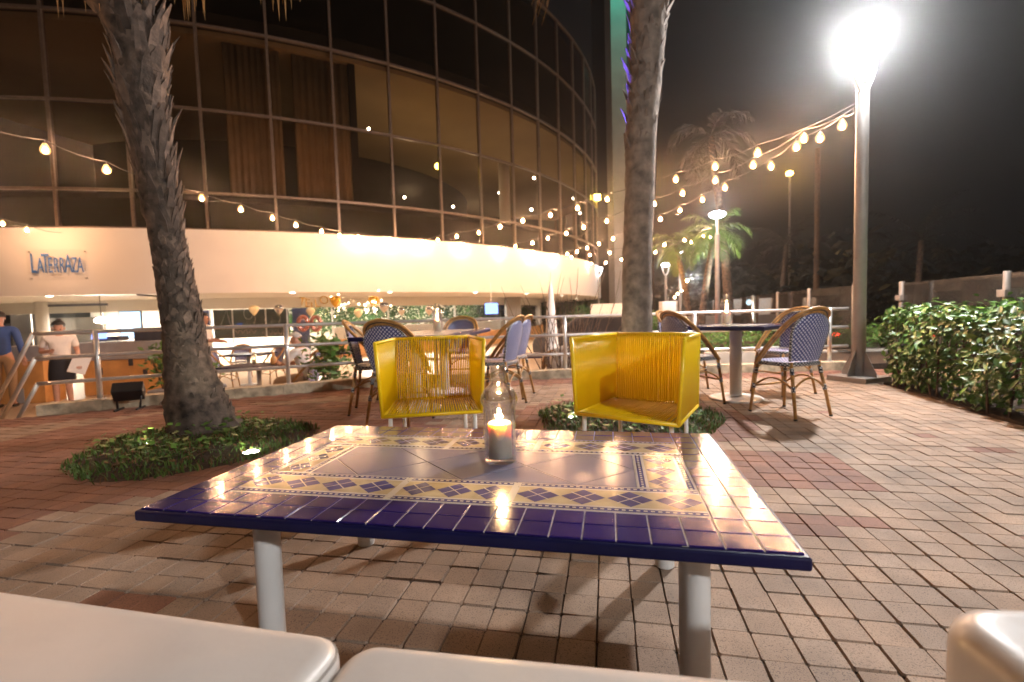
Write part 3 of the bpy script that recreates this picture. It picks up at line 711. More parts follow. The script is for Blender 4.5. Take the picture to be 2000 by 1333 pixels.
# ================================================================== PALMS
def frond(q, base, d, ln, droop, nl, lw, seg=9, lf=.42, rk=.012, kl=0, ks=0, twist=0):
    d = Vector(d).normalized(); base = Vector(base); pts = [base.copy()]; p = base.copy()
    for i in range(seg):
        d = (d + Vector((0, 0, -droop/seg))).normalized(); p = p + d*(ln/seg); pts.append(p.copy())
    q.k = ks; q.tube(pts, [rk*(1-.85*i/seg) for i in range(seg+1)], 4)
    q.k = kl
    for i in range(nl):
        s_ = .12 + .88*(i+R()*.6)/nl; x = min(s_*seg, seg-.001); k = int(x); c = pts[k].lerp(pts[k+1], x-k); t = (pts[k+1]-pts[k]).normalized()
        side = t.cross(Vector((0, 0, 1))); side = side.normalized() if side.length > .05 else Vector((1, 0, 0)); up = side.cross(t)
        L_ = lf*(sin(pi*min(1, .18+s_*.8)))*(.8+.4*R())
        for sg in (-1, 1):
            e = (side*sg*.85 + t*(.55+.3*R()) + up*U(-.1, .35)).normalized()
            m_ = c + e*L_*.5 + Vector((0, 0, -.06*L_)); tip = c + e*L_ + Vector((0, 0, -L_*U(.25, .55)))
            w = t*lw*.5
            q.add([c - w*.5, c + w*.5, m_ + w, m_ - w, tip], [(0, 1, 2, 3), (3, 2, 4)])
def trunk_mesh(q, pts, rads, n=20, amp=.02, rings=5):
    rg = random.Random(int(pts[0][0]*100)); vs = []; fs = []
    P = smoothline3(pts, 7); m_ = len(P)
    for i, p in enumerate(P):
        x = i/(m_-1)*(len(rads)-1); k = min(int(x), len(rads)-2); r = rads[k] + (rads[k+1]-rads[k])*(x-k)
        for a in range(n):
            an = 2*pi*a/n; rr = r*(1 + amp*sin(an*3+i*.7) + amp*1.6*rg.uniform(-1, 1) + (amp*1.2 if i % 2 else -amp*1.2))
            vs.append(p + Vector((cos(an)*rr, sin(an)*rr, rg.uniform(-.012, .012))))
    for i in range(m_-1):
        for a in range(n): fs.append((i*n+a, i*n+(a+1) % n, (i+1)*n+(a+1) % n, (i+1)*n+a))
    q.add(vs, fs); return P
def smoothline3(pts, n=6):
    out = []; P = [Vector(p) for p in pts]
    for i in range(len(P)-1):
        a, b_, c_, d_ = P[max(i-1, 0)], P[i], P[i+1], P[min(i+2, len(P)-1)]
        for k in range(n):
            t = k/n; out.append(.5*((2*b_)+(c_-a)*t+(2*a-5*b_+4*c_-d_)*t*t+(3*b_-a-3*c_+d_)*t**3))
    out.append(P[-1]); return out
def boots(q, P, z0, z1, r0, r1, n, ln, sp, seed):
    rg = random.Random(seed)
    for i in range(n):
        s_ = i/n; z = z0 + (z1-z0)*s_; k = min(range(len(P)), key=lambda j: abs(P[j].z - z)); c = P[k]; r = r0 + (r1-r0)*s_
        an = i*2.399 + rg.uniform(-.25, .25); o = Vector((cos(an), sin(an), 0)); tn = Vector((-sin(an), cos(an), 0))
        L_ = ln*rg.uniform(.6, 1.25); w = rg.uniform(.02, .048); q.k = rg.choice((0, 0, 1)); f = sp*rg.uniform(.5, 1.5)*(.5 + s_); th = .012
        b0 = Vector((c.x, c.y, z)) + o*(r*.93); b1 = b0 + Vector((0, 0, L_*.6)) + o*(f*.5*L_) ; b2 = b0 + Vector((0, 0, L_)) + o*(f*L_) + tn*rg.uniform(-.02, .02)
        q.add([b0 - tn*w, b0 + tn*w, b1 + tn*w*.75, b1 - tn*w*.75, b2 + tn*w*.22, b2 - tn*w*.22,
               b0 - tn*w - o*th, b0 + tn*w - o*th, b1 + tn*w*.75 - o*th*1.4, b1 - tn*w*.75 - o*th*1.4],
              [(0, 1, 2, 3), (3, 2, 4, 5), (7, 6, 9, 8), (0, 3, 9, 6), (1, 7, 8, 2), (8, 9, 5, 4), (3, 5, 9), (2, 8, 4), (0, 6, 7, 1)])
def px(x, y, D): v = atD(x, y, D); return (v.x, v.y, v.z)
t = thing('palm_tree', 'leaning palm with shaggy bark in grass bed on the left', 'palm', (-2.55, 3.9, 0))
q = MB(); lp_ = [(-2.55, 3.9, -.05), px(383, 780, 3.9), px(365, 690, 3.9), px(351, 600, 3.9), px(321, 440, 3.88), px(291, 270, 3.84), px(279, 190, 3.8), px(262, 60, 3.75), (-3.2, 3.72, 3.9), (-3.25, 3.7, 5.6)]
P = trunk_mesh(q, lp_, [.285, .23, .165, .145, 0.12, .13, .14, .16, .19, .22, .24], 26, .03)
tr = q.build('trunk', 'palm_bark', t, smooth=True, world=True)
q = MB(); boots(q, P, 1.5, 4.9, .10, .275, 560, .25, .30, 5); boots(q, P, .45, 1.6, .17, .118, 420, .10, .12, 15); boots(q, P, .1, .5, .235, .165, 170, .10, .07, 16); q.build('leaf_bases', ['palm_boot', 'palm_boot_pale'], tr, smooth=False, world=True)
q = MB()
for i in range(16):
    a = i*2.4; frond(q, (-3.25, 3.7, 5.6), (cos(a), sin(a), 1.2 - .05*i), 1.7, 1.3 + .05*i, 34, .028, lf=.5)
q.build('crown', ['frond'], t, world=True)
q = MB()
for tx, D in ((278, 3.75), (345, 3.4), (385, 3.3), (405, 3.35), (530, 3.1), (565, 3.15), (135, 3.6), (180, 3.6)):
    for k in range(4):
        e = atD(tx + U(-22, 22), U(-8, 46), D + U(-.1, .1)); b_ = Vector((-3.22 + (e.x+3.22)*.45, 3.7 + (e.y-3.7)*.45, 4.3))
        md = b_.lerp(e, .55) + Vector((0, 0, .35)); q.tube([b_, md, e + Vector((0, 0, .14)), e], [.008, .006, .006, .001], 4)
        q.add([e + Vector((-.012, 0, .2)), e + Vector((.012, 0, .2)), e], [(0, 1, 2)])
q.build('dry_fronds', 'frond_dry', t, world=True)
t = thing('palm_tree', 'straight palm trunk with blue lit edges behind right yellow chair', 'palm', (1.1, 4.3, 0))
q = MB(); lp_ = [(1.1, 4.3, -.05), px(1243, 700, 4.3), px(1244, 560, 4.3), px(1248, 400, 4.3), px(1254, 230, 4.28), px(1265, 80, 4.26), (1.29, 4.25, 4.0), (1.36, 4.2, 5.9)]
P = trunk_mesh(q, lp_, [.19, .15, .132, .128, .132, .14, .155, .185, .22], 22, .018)
tr = q.build('trunk', 'palm_bark_pale', t, smooth=True, world=True)
q = MB(); boots(q, P, 2.2, 5.2, .115, .17, 260, .2, .40, 9); q.build('leaf_bases', ['palm_boot_pale', 'palm_boot_pale'], tr, world=True)
q = MB()
for i in range(16):
    a = i*2.4 + 1; frond(q, (1.36, 4.2, 5.9), (cos(a), sin(a), 1.2 - .05*i), 1.7, 1.3 + .05*i, 32, .028, lf=.5)
q.build('crown', ['frond'], t, world=True)
q = MB()
for k in range(7):
    e = atD(1058 + U(-22, 22), U(8, 58), 3.9 + U(-.1, .1)); b_ = Vector((1.33 + (e.x-1.33)*.5, 4.2 + (e.y-4.2)*.5, 4.5))
    q.tube([b_, b_.lerp(e, .5) + Vector((0, 0, .2)), e], [.008, .006, .001], 4)
q.build('dry_fronds', 'frond_dry', t, world=True)
# ground spots in the beds
def spot(loc, label, tgt, pw, r=.05, spread=70):
    t = thing('ground_spotlight', label, 'spotlight', loc, 0, 'small uplights set in the palm beds')
    q = MB(); q.lathe([(r+.012, -.02), (r+.012, .008), (r, .012), (r, .004)], 20, cap=False); q.build('housing', 'black_plastic', t, smooth=True)
    q = MB(); q.lathe([(.001, .016), (r*.7, .013), (r, .006)], 20, cap=False); q.build('lens', 'uplight', t)
    light('uplight_beam', 'SPOT', (loc[0], loc[1], loc[2]+.05), pw, (1, .93, .7), .03, tgt, spread, .6)
p = at(490, 876, .05); spot((p.x, p.y, .016), 'bright round uplight in grass right of left palm', (-2.3, 3.75, .8), 7)
p = at(287, 864, .05); spot((p.x, p.y, .03), 'tiny uplight in grass left of left palm', (-3.3, 3.9, .5), 4, .02)
p = at(1118, 812, .06); spot((p.x, p.y, .04), 'uplight glowing in grass under the right yellow chair', (.8, 4.3, .9), 9, .035)
# ================================================================== STREET LAMPS
def lamp(loc, label, ms, pw, detail=True, sc=1., rz=.35, hr=1.):
    t = thing('street_lamp', label, 'street lamp', loc, rz, 'white pedestrian street lamps'); t.scale = (sc,)*3
    q = MB(); q.lathe([(.068, .02), (.066, 3.40), (.05, 3.44)], 24); q.build('post', 'post_metal', t, smooth=True)
    if detail:
        q = MB(); q.box((0, 0, .03), (.46, .46, .06)); q.build('base_plate', 'post_metal', t, bevel=.004)
        for k in range(4):
            a = k*pi/2; q = MB(); m_ = Matrix.Rotation(a, 4, 'Z') @ Matrix.Rotation(pi/2, 4, 'X')
            q.prism([(.06, .06), (.20, .06), (.20, .10), (.07, .36), (.06, .36)], -.005, .005, m_); q.build('gusset', 'post_metal', t)
    for sg in (-1, 1):
        pts = [(sg*x*hr, 0, z) for x, z in ((.03, 3.36), (.10, 3.43), (.19, 3.56), (.25, 3.72), (.285, 3.90))]
        q = MB(); q.tube(pts, .022 if detail else .03, 8); q.build('arm', 'white_metal', t, smooth=True)
    q = MB(); q.lathe([(r_*hr, z_) for r_, z_ in ((.285, 3.985), (.312, 3.985), (.312, 3.998), (.285, 3.998))], 28, cap=False); h = q.build('lamp_head', 'white_metal', t, smooth=True)
    q = MB(); q.lathe([(r_*hr, z_) for r_, z_ in ((.001, 3.86), (.12, 3.865), (.22, 3.89), (.28, 3.93), (.30, 3.975), (.27, 4.01), (.15, 4.04), (.001, 4.05))], 28, cap=False); q.build('lens', ms, h, smooth=True)
    return t
lamp((4.16, 5.62, 0), 'tall street lamp at right blazing white beside the hedge', 'lamp_glow', 0, hr=.84)
lamp((4.3, -4.4, 0), 'near street lamp outside the picture, behind the seats', 'lamp_glow', 0)
lamp((6.05, 13.8, -.35), 'second street lamp, standing beside the floodlit palm', 'lamp_far', 0, False, 1, 1.2, .75)
p = atD(1328, 495, 23.5); lamp((p.x, p.y, p.z - 3.86), 'distant street lamp right of the other far one', 'lamp_far', 0, False, 1, .9, .8)
p = atD(1300, 521, 27); lamp((p.x, p.y, p.z - 3.86), 'distant street lamp leftmost of the lit posts', 'lamp_far', 0, False, 1, .2, .8)
p = atD(1168, 500, 27); lamp((p.x, p.y, p.z - 3.9), 'distant street lamp peeking above end of the white band', 'lamp_far', 0, False, .8, .2)
# ================================================================== STRING LIGHTS
BZ = 3.3
def bulbmesh():
    q = MB(); q.lathe([(.001, -.062), (.014, -.06), (.026, -.05), (.032, -.036), (.031, -.022), (.024, -.006), (.016, .008), (.013, .018)], 10, cap=False); return q
def string(label, pts, ext0=None, ext1=None, glow='bulb_glow', sc=1., sag=.05):
    root = thing('string_lights', label, 'string lights', tuple(pts[0]), 0, 'strings of warm bulbs over the terrace')
    off = Vector(pts[0]); line = []
    allp = ([Vector(ext0)] if ext0 is not None else []) + [Vector(p) + Vector((0, 0, .10)) for p in pts] + ([Vector(ext1)] if ext1 is not None else [])
    for a, b_ in zip(allp, allp[1:]):
        n = 4
        for k in range(n): line.append(a.lerp(b_, k/n) + Vector((0, 0, -sag*min(1, (b_-a).length)*4*(k/n)*(1-k/n))))
    line.append(allp[-1])
    q = MB(); q.tube(line, .0055, 5); q.build('cable', 'black_plastic', root, smooth=True, world=True)
    for p in pts:
        p = Vector(p) - off; q = MB()
        q.lathe([(r*sc*1.75, z*sc*1.75 + .022) for r, z in ((.001, -.062), (.014, -.06), (.026, -.05), (.032, -.036), (.031, -.022), (.024, -.006), (.016, .008), (.013, .018))], 12, p, cap=False)
        b_ = q.build('bulb', glow, root, smooth=True)
        q = MB(); q.lathe([(r*sc, z*sc) for r, z in ((.001, -.068), (.016, -.062), (.0235, -.046), (.020, -.026), (.010, -.004), (.001, .002))], 8, p, cap=False); q.build('filament', 'filament', b_, smooth=True)
        q = MB(); q.lathe([(.0145, .022), (.017, .02), (.017, .06), (.008, .07), (.004, .1)], 8, p); q.build('socket', 'black_plastic', b_, smooth=True)
    return root
def pz(l, z=BZ): return [at(x, y, z) for x, y in l]
WR = BR + .20
wall = [atR(x, y, WR) for x, y in ((699, 461), (762, 466), (825, 471), (905, 477), (983, 485), (1040, 491), (1089, 498.5), (1155, 514))]
left = pz([(88, 289), (208, 329), (308, 362), (394, 385), (470, 407), (532, 424), (578, 438), (628, 450), (663, 458)])
near = [Vector((-6.5, 5.6 - .93*k, 3.32 + .02*k*k)) for k in range(4, -1, -1)]
string('string of bulbs passing behind left palm and along the white band', near + left + wall, near[0] + Vector((0, -.8, .25)), wall[-1] + Vector((.6, 1.5, .2)))
string('short string of two bulbs at far left above the sign', [atR(5, 435, WR+1.0), atR(52, 447, WR+.9)], atR(-70, 405, WR+.9), atR(120, 455, WR-.1))
post = Vector((4.12, 5.6, 3.27))
E_ = lambda x, y: atR(x, y, WR)
string('uppermost string of bulbs from the street lamp toward the building', pz([(1480, 296), (1397, 323), (1320, 348), (1250, 368), (1186, 387), (1128, 404), (1075, 418), (1021, 429), (977, 441), (935, 453), (892, 460), (855, 467)]), post, E_(800, 472))
string('middle string of bulbs from the street lamp toward the building', pz([(1570, 268), (1471, 320), (1397, 350), (1333, 375), (1278, 396), (1228, 413), (1185, 430), (1140, 442), (1106, 454), (1070, 464), (1040, 473), (1007, 480)]), post + Vector((0, 0, -.03)), E_(960, 486))
string('lowest string of bulbs from the street lamp toward the building', pz([(1645, 242), (1602, 267), (1556, 284), (1506, 322), (1416, 364), (1372, 388), (1328, 409), (1290, 426), (1240, 447), (1197, 465), (1170, 475), (1147, 483), (1127, 490), (1108, 495)]), post + Vector((0, 0, -.06)), E_(1085, 500))
l2 = Vector((6.05, 13.8, 3.0))
string('far string of bulbs from second street lamp, crossing in front of palms', pz([(1387, 460), (1337, 468), (1298, 477), (1263, 481), (1191, 492), (1152, 497), (1116, 501)]), l2, E_(1100, 503))
string('far lower string of bulbs from second street lamp', pz([(1374, 461), (1350, 472), (1280, 491), (1214, 506), (1183, 512)]), l2 + Vector((0, 0, -.05)), E_(1160, 518))
string('most distant string of five bulbs between the thin palm trunks', [atD(1342, 547, 24), atD(1334, 561, 28), atD(1331, 567, 31), atD(1323, 573, 35), atD(1318, 580, 40)], atD(1352, 535, 22), atD(1312, 584, 44), sc=1.3)
# ================================================================== HEDGE AND FENCE
hg = thing('hedge', 'clipped glossy green hedge along the right edge of the paving', 'hedge', (4.6, 4.2, 0))
q = MB(); rg = random.Random(21)
poly = [Vector(p) for p in HEDGE]; cen = sum(poly, Vector((0, 0)))/len(poly)
def hz(x, y): return .80 + .05*sin(x*5+1)*cos(y*4) + .04*sin(x*13+y*9) - .22*max(0, (2.6-y)) * .1
front = HEDGE[:5]
def leaf(q, p, nrm, ln, wd, k):
    nrm = (nrm + Vector((rg.uniform(-.7, .7), rg.uniform(-.7, .7), rg.uniform(-.2, .8)))).normalized()
    d = Vector((rg.uniform(-1, 1), rg.uniform(-1, 1), rg.uniform(-.6, .8))); d = (d - nrm*d.dot(nrm)*.8).normalized(); s_ = d.cross(nrm).normalized()*wd*.5
    q.k = k; b_ = p; m_ = p + d*ln*.5 - nrm*ln*.06; tip = p + d*ln - nrm*ln*.18
    q.add([b_, p + d*ln*.28 + s_*.85 + nrm*.006, m_ + s_ + nrm*.008, p + d*ln*.8 + s_*.55, tip, p + d*ln*.8 - s_*.55, m_ - s_ + nrm*.008, p + d*ln*.28 - s_*.85 + nrm*.006, p + d*ln*.3, m_, p + d*ln*.8 - nrm*ln*.1],
          [(0, 1, 8), (1, 2, 9, 8), (2, 3, 10, 9), (3, 4, 10), (0, 8, 7), (8, 9, 6, 7), (9, 10, 5, 6), (10, 4, 5)])
for i in range(5600):
    f = rg.random()
    if f < .62:                                     # the face towards the terrace and the end
        j = rg.choice((0, 1, 2, 2, 3, 3, 4)); a, b_ = Vector(HEDGE[j]), Vector(HEDGE[j+1]); s_ = rg.random(); p2 = a.lerp(b_, s_)
        t_ = (b_-a).normalized(); n_ = Vector((-t_.y, t_.x)); z = rg.uniform(.05, .86)
        dep = rg.uniform(-.03, .16) + .10*sin(z*3.1)*-1 + .06; dep += .04*sin(p2.y*6+z*5)
        p2 = p2 - n_*dep; z = min(z, hz(p2.x, p2.y)+rg.uniform(-.02, .08)); nr = Vector((n_.x, n_.y, .35))
        p2v = Vector((p2.x, p2.y, z))
    else:
        while True:
            p2 = Vector((rg.uniform(3.0, 6.2), rg.uniform(1.6, 5.75)))
            if inside(p2, HEDGE): break
        z = hz(p2.x, p2.y) + rg.uniform(-.12, .07) + (.08 if rg.random() < .06 else 0); nr = Vector((0, -.1, 1)); p2v = Vector((p2.x, p2.y, z))
    young = rg.random() < (.32 if p2v.z > .6 else .12)
    leaf(q, p2v, nr, rg.uniform(.06, .11), rg.uniform(.03, .05), 1 if young else 0)
q.build('foliage', ['hedge_leaf', 'hedge_leaf_young'], hg, smooth=True, world=True)
q = MB()
for i in range(240):
    while True:
        p2 = Vector((rg.uniform(3.1, 6.2), rg.uniform(1.7, 5.7)))
        if inside(p2, HEDGE): break
    z = hz(p2.x, p2.y)
    q.tube([(p2.x, p2.y, 0), (p2.x+rg.uniform(-.05, .05), p2.y+rg.uniform(-.05, .05), z*.5), (p2.x+rg.uniform(-.1, .1), p2.y+rg.uniform(-.1, .1), z*.93)], [.010, .007, .003], 5)
q.build('stems', 'twig', hg, world=True)
def fence(label, pts, clamps, gl='fence_glass'):
    t = thing('glass_fence', label, 'fence', (pts[0].x, pts[0].y, 0)); t['group'] = 'glass fences along the terrace edge'
    for i, p in enumerate(pts):
        q = MB(); q.lathe([(.038, -.4), (.038, 1.26), (.03, 1.27)], 16, (p.x, p.y, 0)); ps = q.build('post', 'fence_post', t, smooth=True, world=True)
        if clamps:
            for z in (.25, 1.0):
                q = MB(); q.box((p.x, p.y, z), (.13, .13, .09), math.atan2(pts[-1].y-pts[0].y, pts[-1].x-pts[0].x))
                o = q.build('clamp', 'fence_post', ps, world=False, bevel=.004); o.data.transform(Matrix.Translation(-t.location))
        if i:
            a = pts[i-1]; d = (p-a); L_ = d.length; u = d/L_; c = (a+p)/2
            q = MB(); q.box((c.x, c.y, .65), (L_-.13, .012, 1.18), math.atan2(u.y, u.x)); q.build('glass_panel', gl, t, world=True)
    return t
fence('glass fence panels with steel posts behind the hedge', [Vector(p) for p in ((6.55, 7.9), (6.05, 5.75), (5.6, 3.8), (5.3, 2.0))], True)
fp = [atD(x, 700, D) for x, D in ((1667, 8.3), (1579.5, 9.9), (1518.5, 11.7), (1471, 14.5), (1411, 19), (1394, 22))]
fence('receding line of glass fence posts beyond the square dining table', [Vector((p.x, p.y)) for p in fp], False)
# black floodlight box and coil by the kerb
t = thing('floodlight', 'black floodlight tilted on a stand against the kerb', 'floodlight', (-4.2, 5.1, 0), .3)
q = MB(); q.box((0, 0, .20), (.27, .13, .17), .2, .75); q.build('housing', 'black_plastic', t, bevel=.008)
q = MB(); q.tube([(-.10, -.02, 0), (-.12, 0, .2), (.12, 0, .2), (.10, -.02, 0)], .012, 6); q.tube([(-.10, -.1, .01), (-.10, .1, .01)], .012, 6); q.tube([(.10, -.1, .01), (.10, .1, .01)], .012, 6); q.build('stand', 'black_plastic', t, smooth=True)
t = thing('cable_coil', 'grey coiled cable lying beside the floodlight', 'cable', (-3.83, 5.22, 0))
q = MB(); pts = []
for k in range(90): a = k*.42; r = .07 + .016*sin(k*1.7); pts.append((cos(a)*r*1.4, sin(a)*r, .012 + k*.0006 + .01*sin(k*.9)))
q.tube(pts, .008, 6); q.build('coil', 'grey_panel', t, smooth=True)
# ================================================================== ROUND BUILDING
FZ = -.6
ZB, ZT, Z1, Z2, Z3, Z4, Z5 = 1.75, 3.526, 4.574, 6.881, 9.169, 11.663, 14.1
TH0, THS = -1.4029, .0822
bd = thing('round_building', 'round glass fronted building with curved white band and dark mullions', 'building', (BC.x, BC.y, 0))
K0, K1 = -5, 22
A0, A1 = TH0 + THS*(K0), TH0 + THS*K1
def aw(name, m, r0, r1, z0, z1, a0=A0, a1=A1, n=110, smooth=True, par=None):
    q = MB(); q.arcwall(r0, r1, a0, a1, z0, z1, n); o = q.build(name, m, par or bd, world=True)
    return o
aw('white_band', 'white_wall', BR - .25, BR, ZB, ZT)
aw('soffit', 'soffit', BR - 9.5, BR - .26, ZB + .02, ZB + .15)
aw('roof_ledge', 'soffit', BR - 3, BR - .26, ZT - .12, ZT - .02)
GR = BR - .12
zs = [ZT, Z1, Z2, Z3, Z4, Z5]
for k, z in enumerate([ZT + .02, Z1, Z2, Z3, Z4, Z5]):
    q = MB(); q.arcwall(GR - .10, GR + .035, A0, A1, z - .035, z + .035, 110); q.build('transom', 'mullion', bd, world=True)
for k in range(K0, K1 + 1):
    a = TH0 + THS*k; q = MB(); q.box((BC.x + (GR-.035)*cos(a), BC.y + (GR-.035)*sin(a), (ZT+Z5)/2), (.13, .07, Z5 - ZT), a); q.build('mullion', 'mullion', bd, world=True)
npane = 0
rp = random.Random(4)
for k in range(-3, 16):
    for r in range(5):
        if npane >= 98: break
        a, b_ = TH0 + THS*k + .0018, TH0 + THS*(k+1) - .0018; z0, z1 = zs[r] + .036, zs[r+1] - .036
        t0, t1 = rp.uniform(-.006, .006), rp.uniform(-.006, .006)
        q = MB(); ra, rb = GR - .03 + t0, GR - .03 - t0
        q.add([(BC.x + ra*cos(a), BC.y + ra*sin(a), z0), (BC.x + rb*cos(b_), BC.y + rb*sin(b_), z0), (BC.x + (rb+t1)*cos(b_), BC.y + (rb+t1)*sin(b_), z1), (BC.x + (ra+t1)*cos(a), BC.y + (ra+t1)*sin(a), z1)], [(0, 1, 2, 3)])
        q.build('window_pane', 'tinted_glass', bd, world=True); npane += 1
# inside: lit first-floor room with a tan ceiling, dark floors over it
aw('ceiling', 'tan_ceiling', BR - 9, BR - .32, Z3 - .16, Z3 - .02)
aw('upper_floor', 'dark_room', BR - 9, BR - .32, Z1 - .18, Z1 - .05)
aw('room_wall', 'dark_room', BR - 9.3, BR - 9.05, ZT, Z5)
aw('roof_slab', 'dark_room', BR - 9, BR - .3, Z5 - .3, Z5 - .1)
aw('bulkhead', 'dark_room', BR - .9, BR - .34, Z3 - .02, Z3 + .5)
def drape(xa, xb, z0, z1, m='curtain'):
    pa, pb = atR(xa, 330, BR - .45), atR(xb, 330, BR - .45); q = MB(); n = 60; vs = []
    for i in range(n + 1):
        s_ = i/n; p = pa.lerp(pb, s_); d = Vector((p.x - BC.x, p.y - BC.y, 0)).normalized(); w = .035*sin(s_*n*.9) + .02*sin(s_*n*.37+1)
        for z, f in ((z0, 1.), (z1, .55)): vs.append((p.x + d.x*w*f, p.y + d.y*w*f, z))
    q.add(vs, [(2*i, 2*i+2, 2*i+3, 2*i+1) for i in range(n)]); o = q.build('curtain', m, bd, smooth=True, world=True)
    o.modifiers.new('thick', 'SOLIDIFY').thickness = .01
drape(448, 556, Z1 + .1, Z3 - .2); drape(580, 690, Z1 + .1, Z3 - .2)
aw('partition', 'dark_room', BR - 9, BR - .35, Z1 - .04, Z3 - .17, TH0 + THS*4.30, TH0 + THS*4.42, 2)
p = atD(986, 405, 21); q = MB(); q.lathe([(.24, Z1 - .04), (.24, Z2 + .6)], 20, (p.x, p.y, 0)); q.build('column', 'white_wall', bd, smooth=True, world=True)
for x, y in ((790, 386), (885, 404), (975, 377), (1043, 348), (1120, 388), (1038, 410), (1133, 417), (720, 252)):
    p = atR(x, y, BR - 2.2 if x < 1030 else BR - 1.2); q = MB(); q.ball(p, .045 if x < 1030 else .06, 8, 6); q.build('ceiling_spot', 'downlight', bd, smooth=True, world=True)
p = atR(855, 325, BR - 1.6); q = MB(); q.ball(p, .12, 10, 8); q.build('globe_lamp', 'yellow_lamp', bd, smooth=True, world=True)
light('globe_light', 'POINT', p, 8, (1, .62, .2), .12)
for a, pw in ((TH0 + THS*1, 1.5), (TH0 + THS*3, 6), (TH0 + THS*6.5, 32), (TH0 + THS*9, 38), (TH0 + THS*12, 38)):
    light('room_light', 'POINT', (BC.x + (BR-4)*cos(a), BC.y + (BR-4)*sin(a), Z2 - .6), pw, (1, .72, .42), .3)
# end pier beside the curved front
pr = atD(1200, 400, 30); q = MB(); q.box((pr.x + .22, pr.y, 13), (.95, 1.2, 28), .1); q.build('end_pier', 'grey_stone', bd, world=True)
q = MB(); q.box((pr.x + 1.4, pr.y + 4, 13), (2.2, 6, 28), .1); q.build('rear_wing', 'dark_room', bd, world=True)
p = atD(1163, 386, 28.2); q = MB(); q.box(p, (.55, .2, .32)); q.build('wall_lamp', 'yellow_lamp', bd, world=True, bevel=.02)
light('teal_flood', 'SPOT', (pr.x + .3, pr.y - 2.2, 24.5), 1400, (.03, .75, .55), .3, (pr.x + .3, pr.y, 19.5), 60)
# ------------------------------------------------------------ restaurant below the band
aw('bulkhead', 'white_wall', BR - 4.15, BR - 4.0, 1.38, ZB + .02, A0, A1, 80)
aw('back_wall', 'white_wall', BR - 8.6, BR - 8.4, FZ, ZB + .02, A0, A1, 60)
LAX = BR - 4.05
def seg(name, m, xa, xb, z0, z1, rad=None, th=.06, par=None, y=640):
    rad = rad or LAX; pa, pb = atR(xa, y, rad), atR(xb, y, rad); a = math.atan2(pa.y-BC.y, pa.x-BC.x); b_ = math.atan2(pb.y-BC.y, pb.x-BC.x)
    q = MB(); q.arcwall(rad - th, rad, min(a, b_), max(a, b_), z0, z1, 10); return q.build(name, m, par or bd, world=True)
for i in range(len([(-60), 60, 200, 330, 412, 455, 520, 562, 650, 760, 890, 990, 1090]) - 1):
    e = [-60, 60, 200, 330, 412, 455, 520, 562, 650, 760, 890, 990, 1090]
    seg('glass_door' if i in (1, 2) else 'shop_pane', 'clear_glass', e[i] + 1, e[i+1] - 1, FZ + .02, 1.38, th=.012)
for x in (60, 200, 330, 412, 455, 520, 562, 650, 760, 890, 990): seg('pane_joint', 'steel', x - 1.2, x + 1.2, FZ, 1.38, LAX + .02, .05)
seg('menu_board', 'chalkboard', 418, 565, FZ + .9, 1.36, LAX - .25, .06)
seg('blue_wall', 'blue_panel', 376, 410, FZ, 1.36, LAX - .3); seg('blue_wall', 'blue_panel', 572, 605, FZ, 1.36, LAX - .3)
seg('grey_wall', 'grey_panel', 22, 72, FZ + .3, 1.5, LAX - .6); seg('dark_wall', 'dark_panel', -80, 22, FZ + .2, 1.1, LAX - .8)
seg('grey_wall', 'grey_stone', 95, 205, FZ + .4, 1.25, LAX - 1.6)
seg('stone_wall', 'white_wall', 650, 1100, FZ, .56, LAX - .6, .2)
seg('counter_wall', 'orange_wood', 640, 1150, FZ - .02, .12, LAX + .3, .1)
for x, r_, d in ((84, .17, LAX + .5), (345, .17, LAX - .8), (1052, .2, LAX)):
    p = atR(x, 640, d); q = MB(); q.lathe([(r_, FZ), (r_, ZB + .02)], 20, (p.x, p.y, 0)); q.build('pillar', 'white_wall', bd, smooth=True, world=True)
p = atR(1002, 620, LAX + .6); q = MB(); q.box((p.x, p.y, (FZ + ZB)/2), (.75, .6, ZB - FZ), .2); q.build('pillar', 'grey_stone', bd, world=True)
hw = thing('hedge_wall', 'dark green clipped hedge seen through restaurant windows', 'hedge', tuple(atR(880, 610, LAX - 3)))
q = MB(); rg = random.Random(8)
for i in range(5000):
    x = rg.uniform(560, 1180); p = atR(x, 620, LAX - 3.2 + rg.uniform(-.3, .2)); d = (Vector((0, 0, H)) - p).normalized(); p.z = rg.uniform(.3, 1.62)
    leaf(q, p, d, rg.uniform(.10, .2), .09, 0)
q.build('foliage', ['hedge_wall_leaf'], hw, world=True)
# soffit downlights
for x, y in ((97, 578.5), (572, 572), (762, 571), (928, 572), (1028, 574), (1097, 577), (1126, 583), (1158, 585)):
    p = at(x, y, ZB + .015); 
    q = MB(); q.lathe([(.11, 0), (.11, -.012), (.085, -.012), (.085, -.004)], 18, (p.x, p.y, ZB + .02), cap=False); h_ = q.build('downlight', 'white_metal', bd, world=True)
    q = MB(); q.lathe([(.001, -.006), (.085, -.006)], 18, (p.x, p.y, ZB + .02), cap=False); o = q.build('lens', 'downlight', h_); o.data.transform(Matrix.Translation(-bd.location))
    light('downlight_beam', 'SPOT', (p.x, p.y, ZB - .02), 75, (1, .78, .55), .08, (p.x, p.y, FZ), 130, .5)
for a_ in (-1.72, -1.58, -1.42, -1.26, -1.1, -.94, -.75, -.5):
    p = Vector((BC.x + (BR-6)*cos(a_), BC.y + (BR-6)*sin(a_), ZB - .1)); light('restaurant_ceiling_light', 'AREA', p, 130, (1, .88, .76), .7, (p.x, p.y, 0))
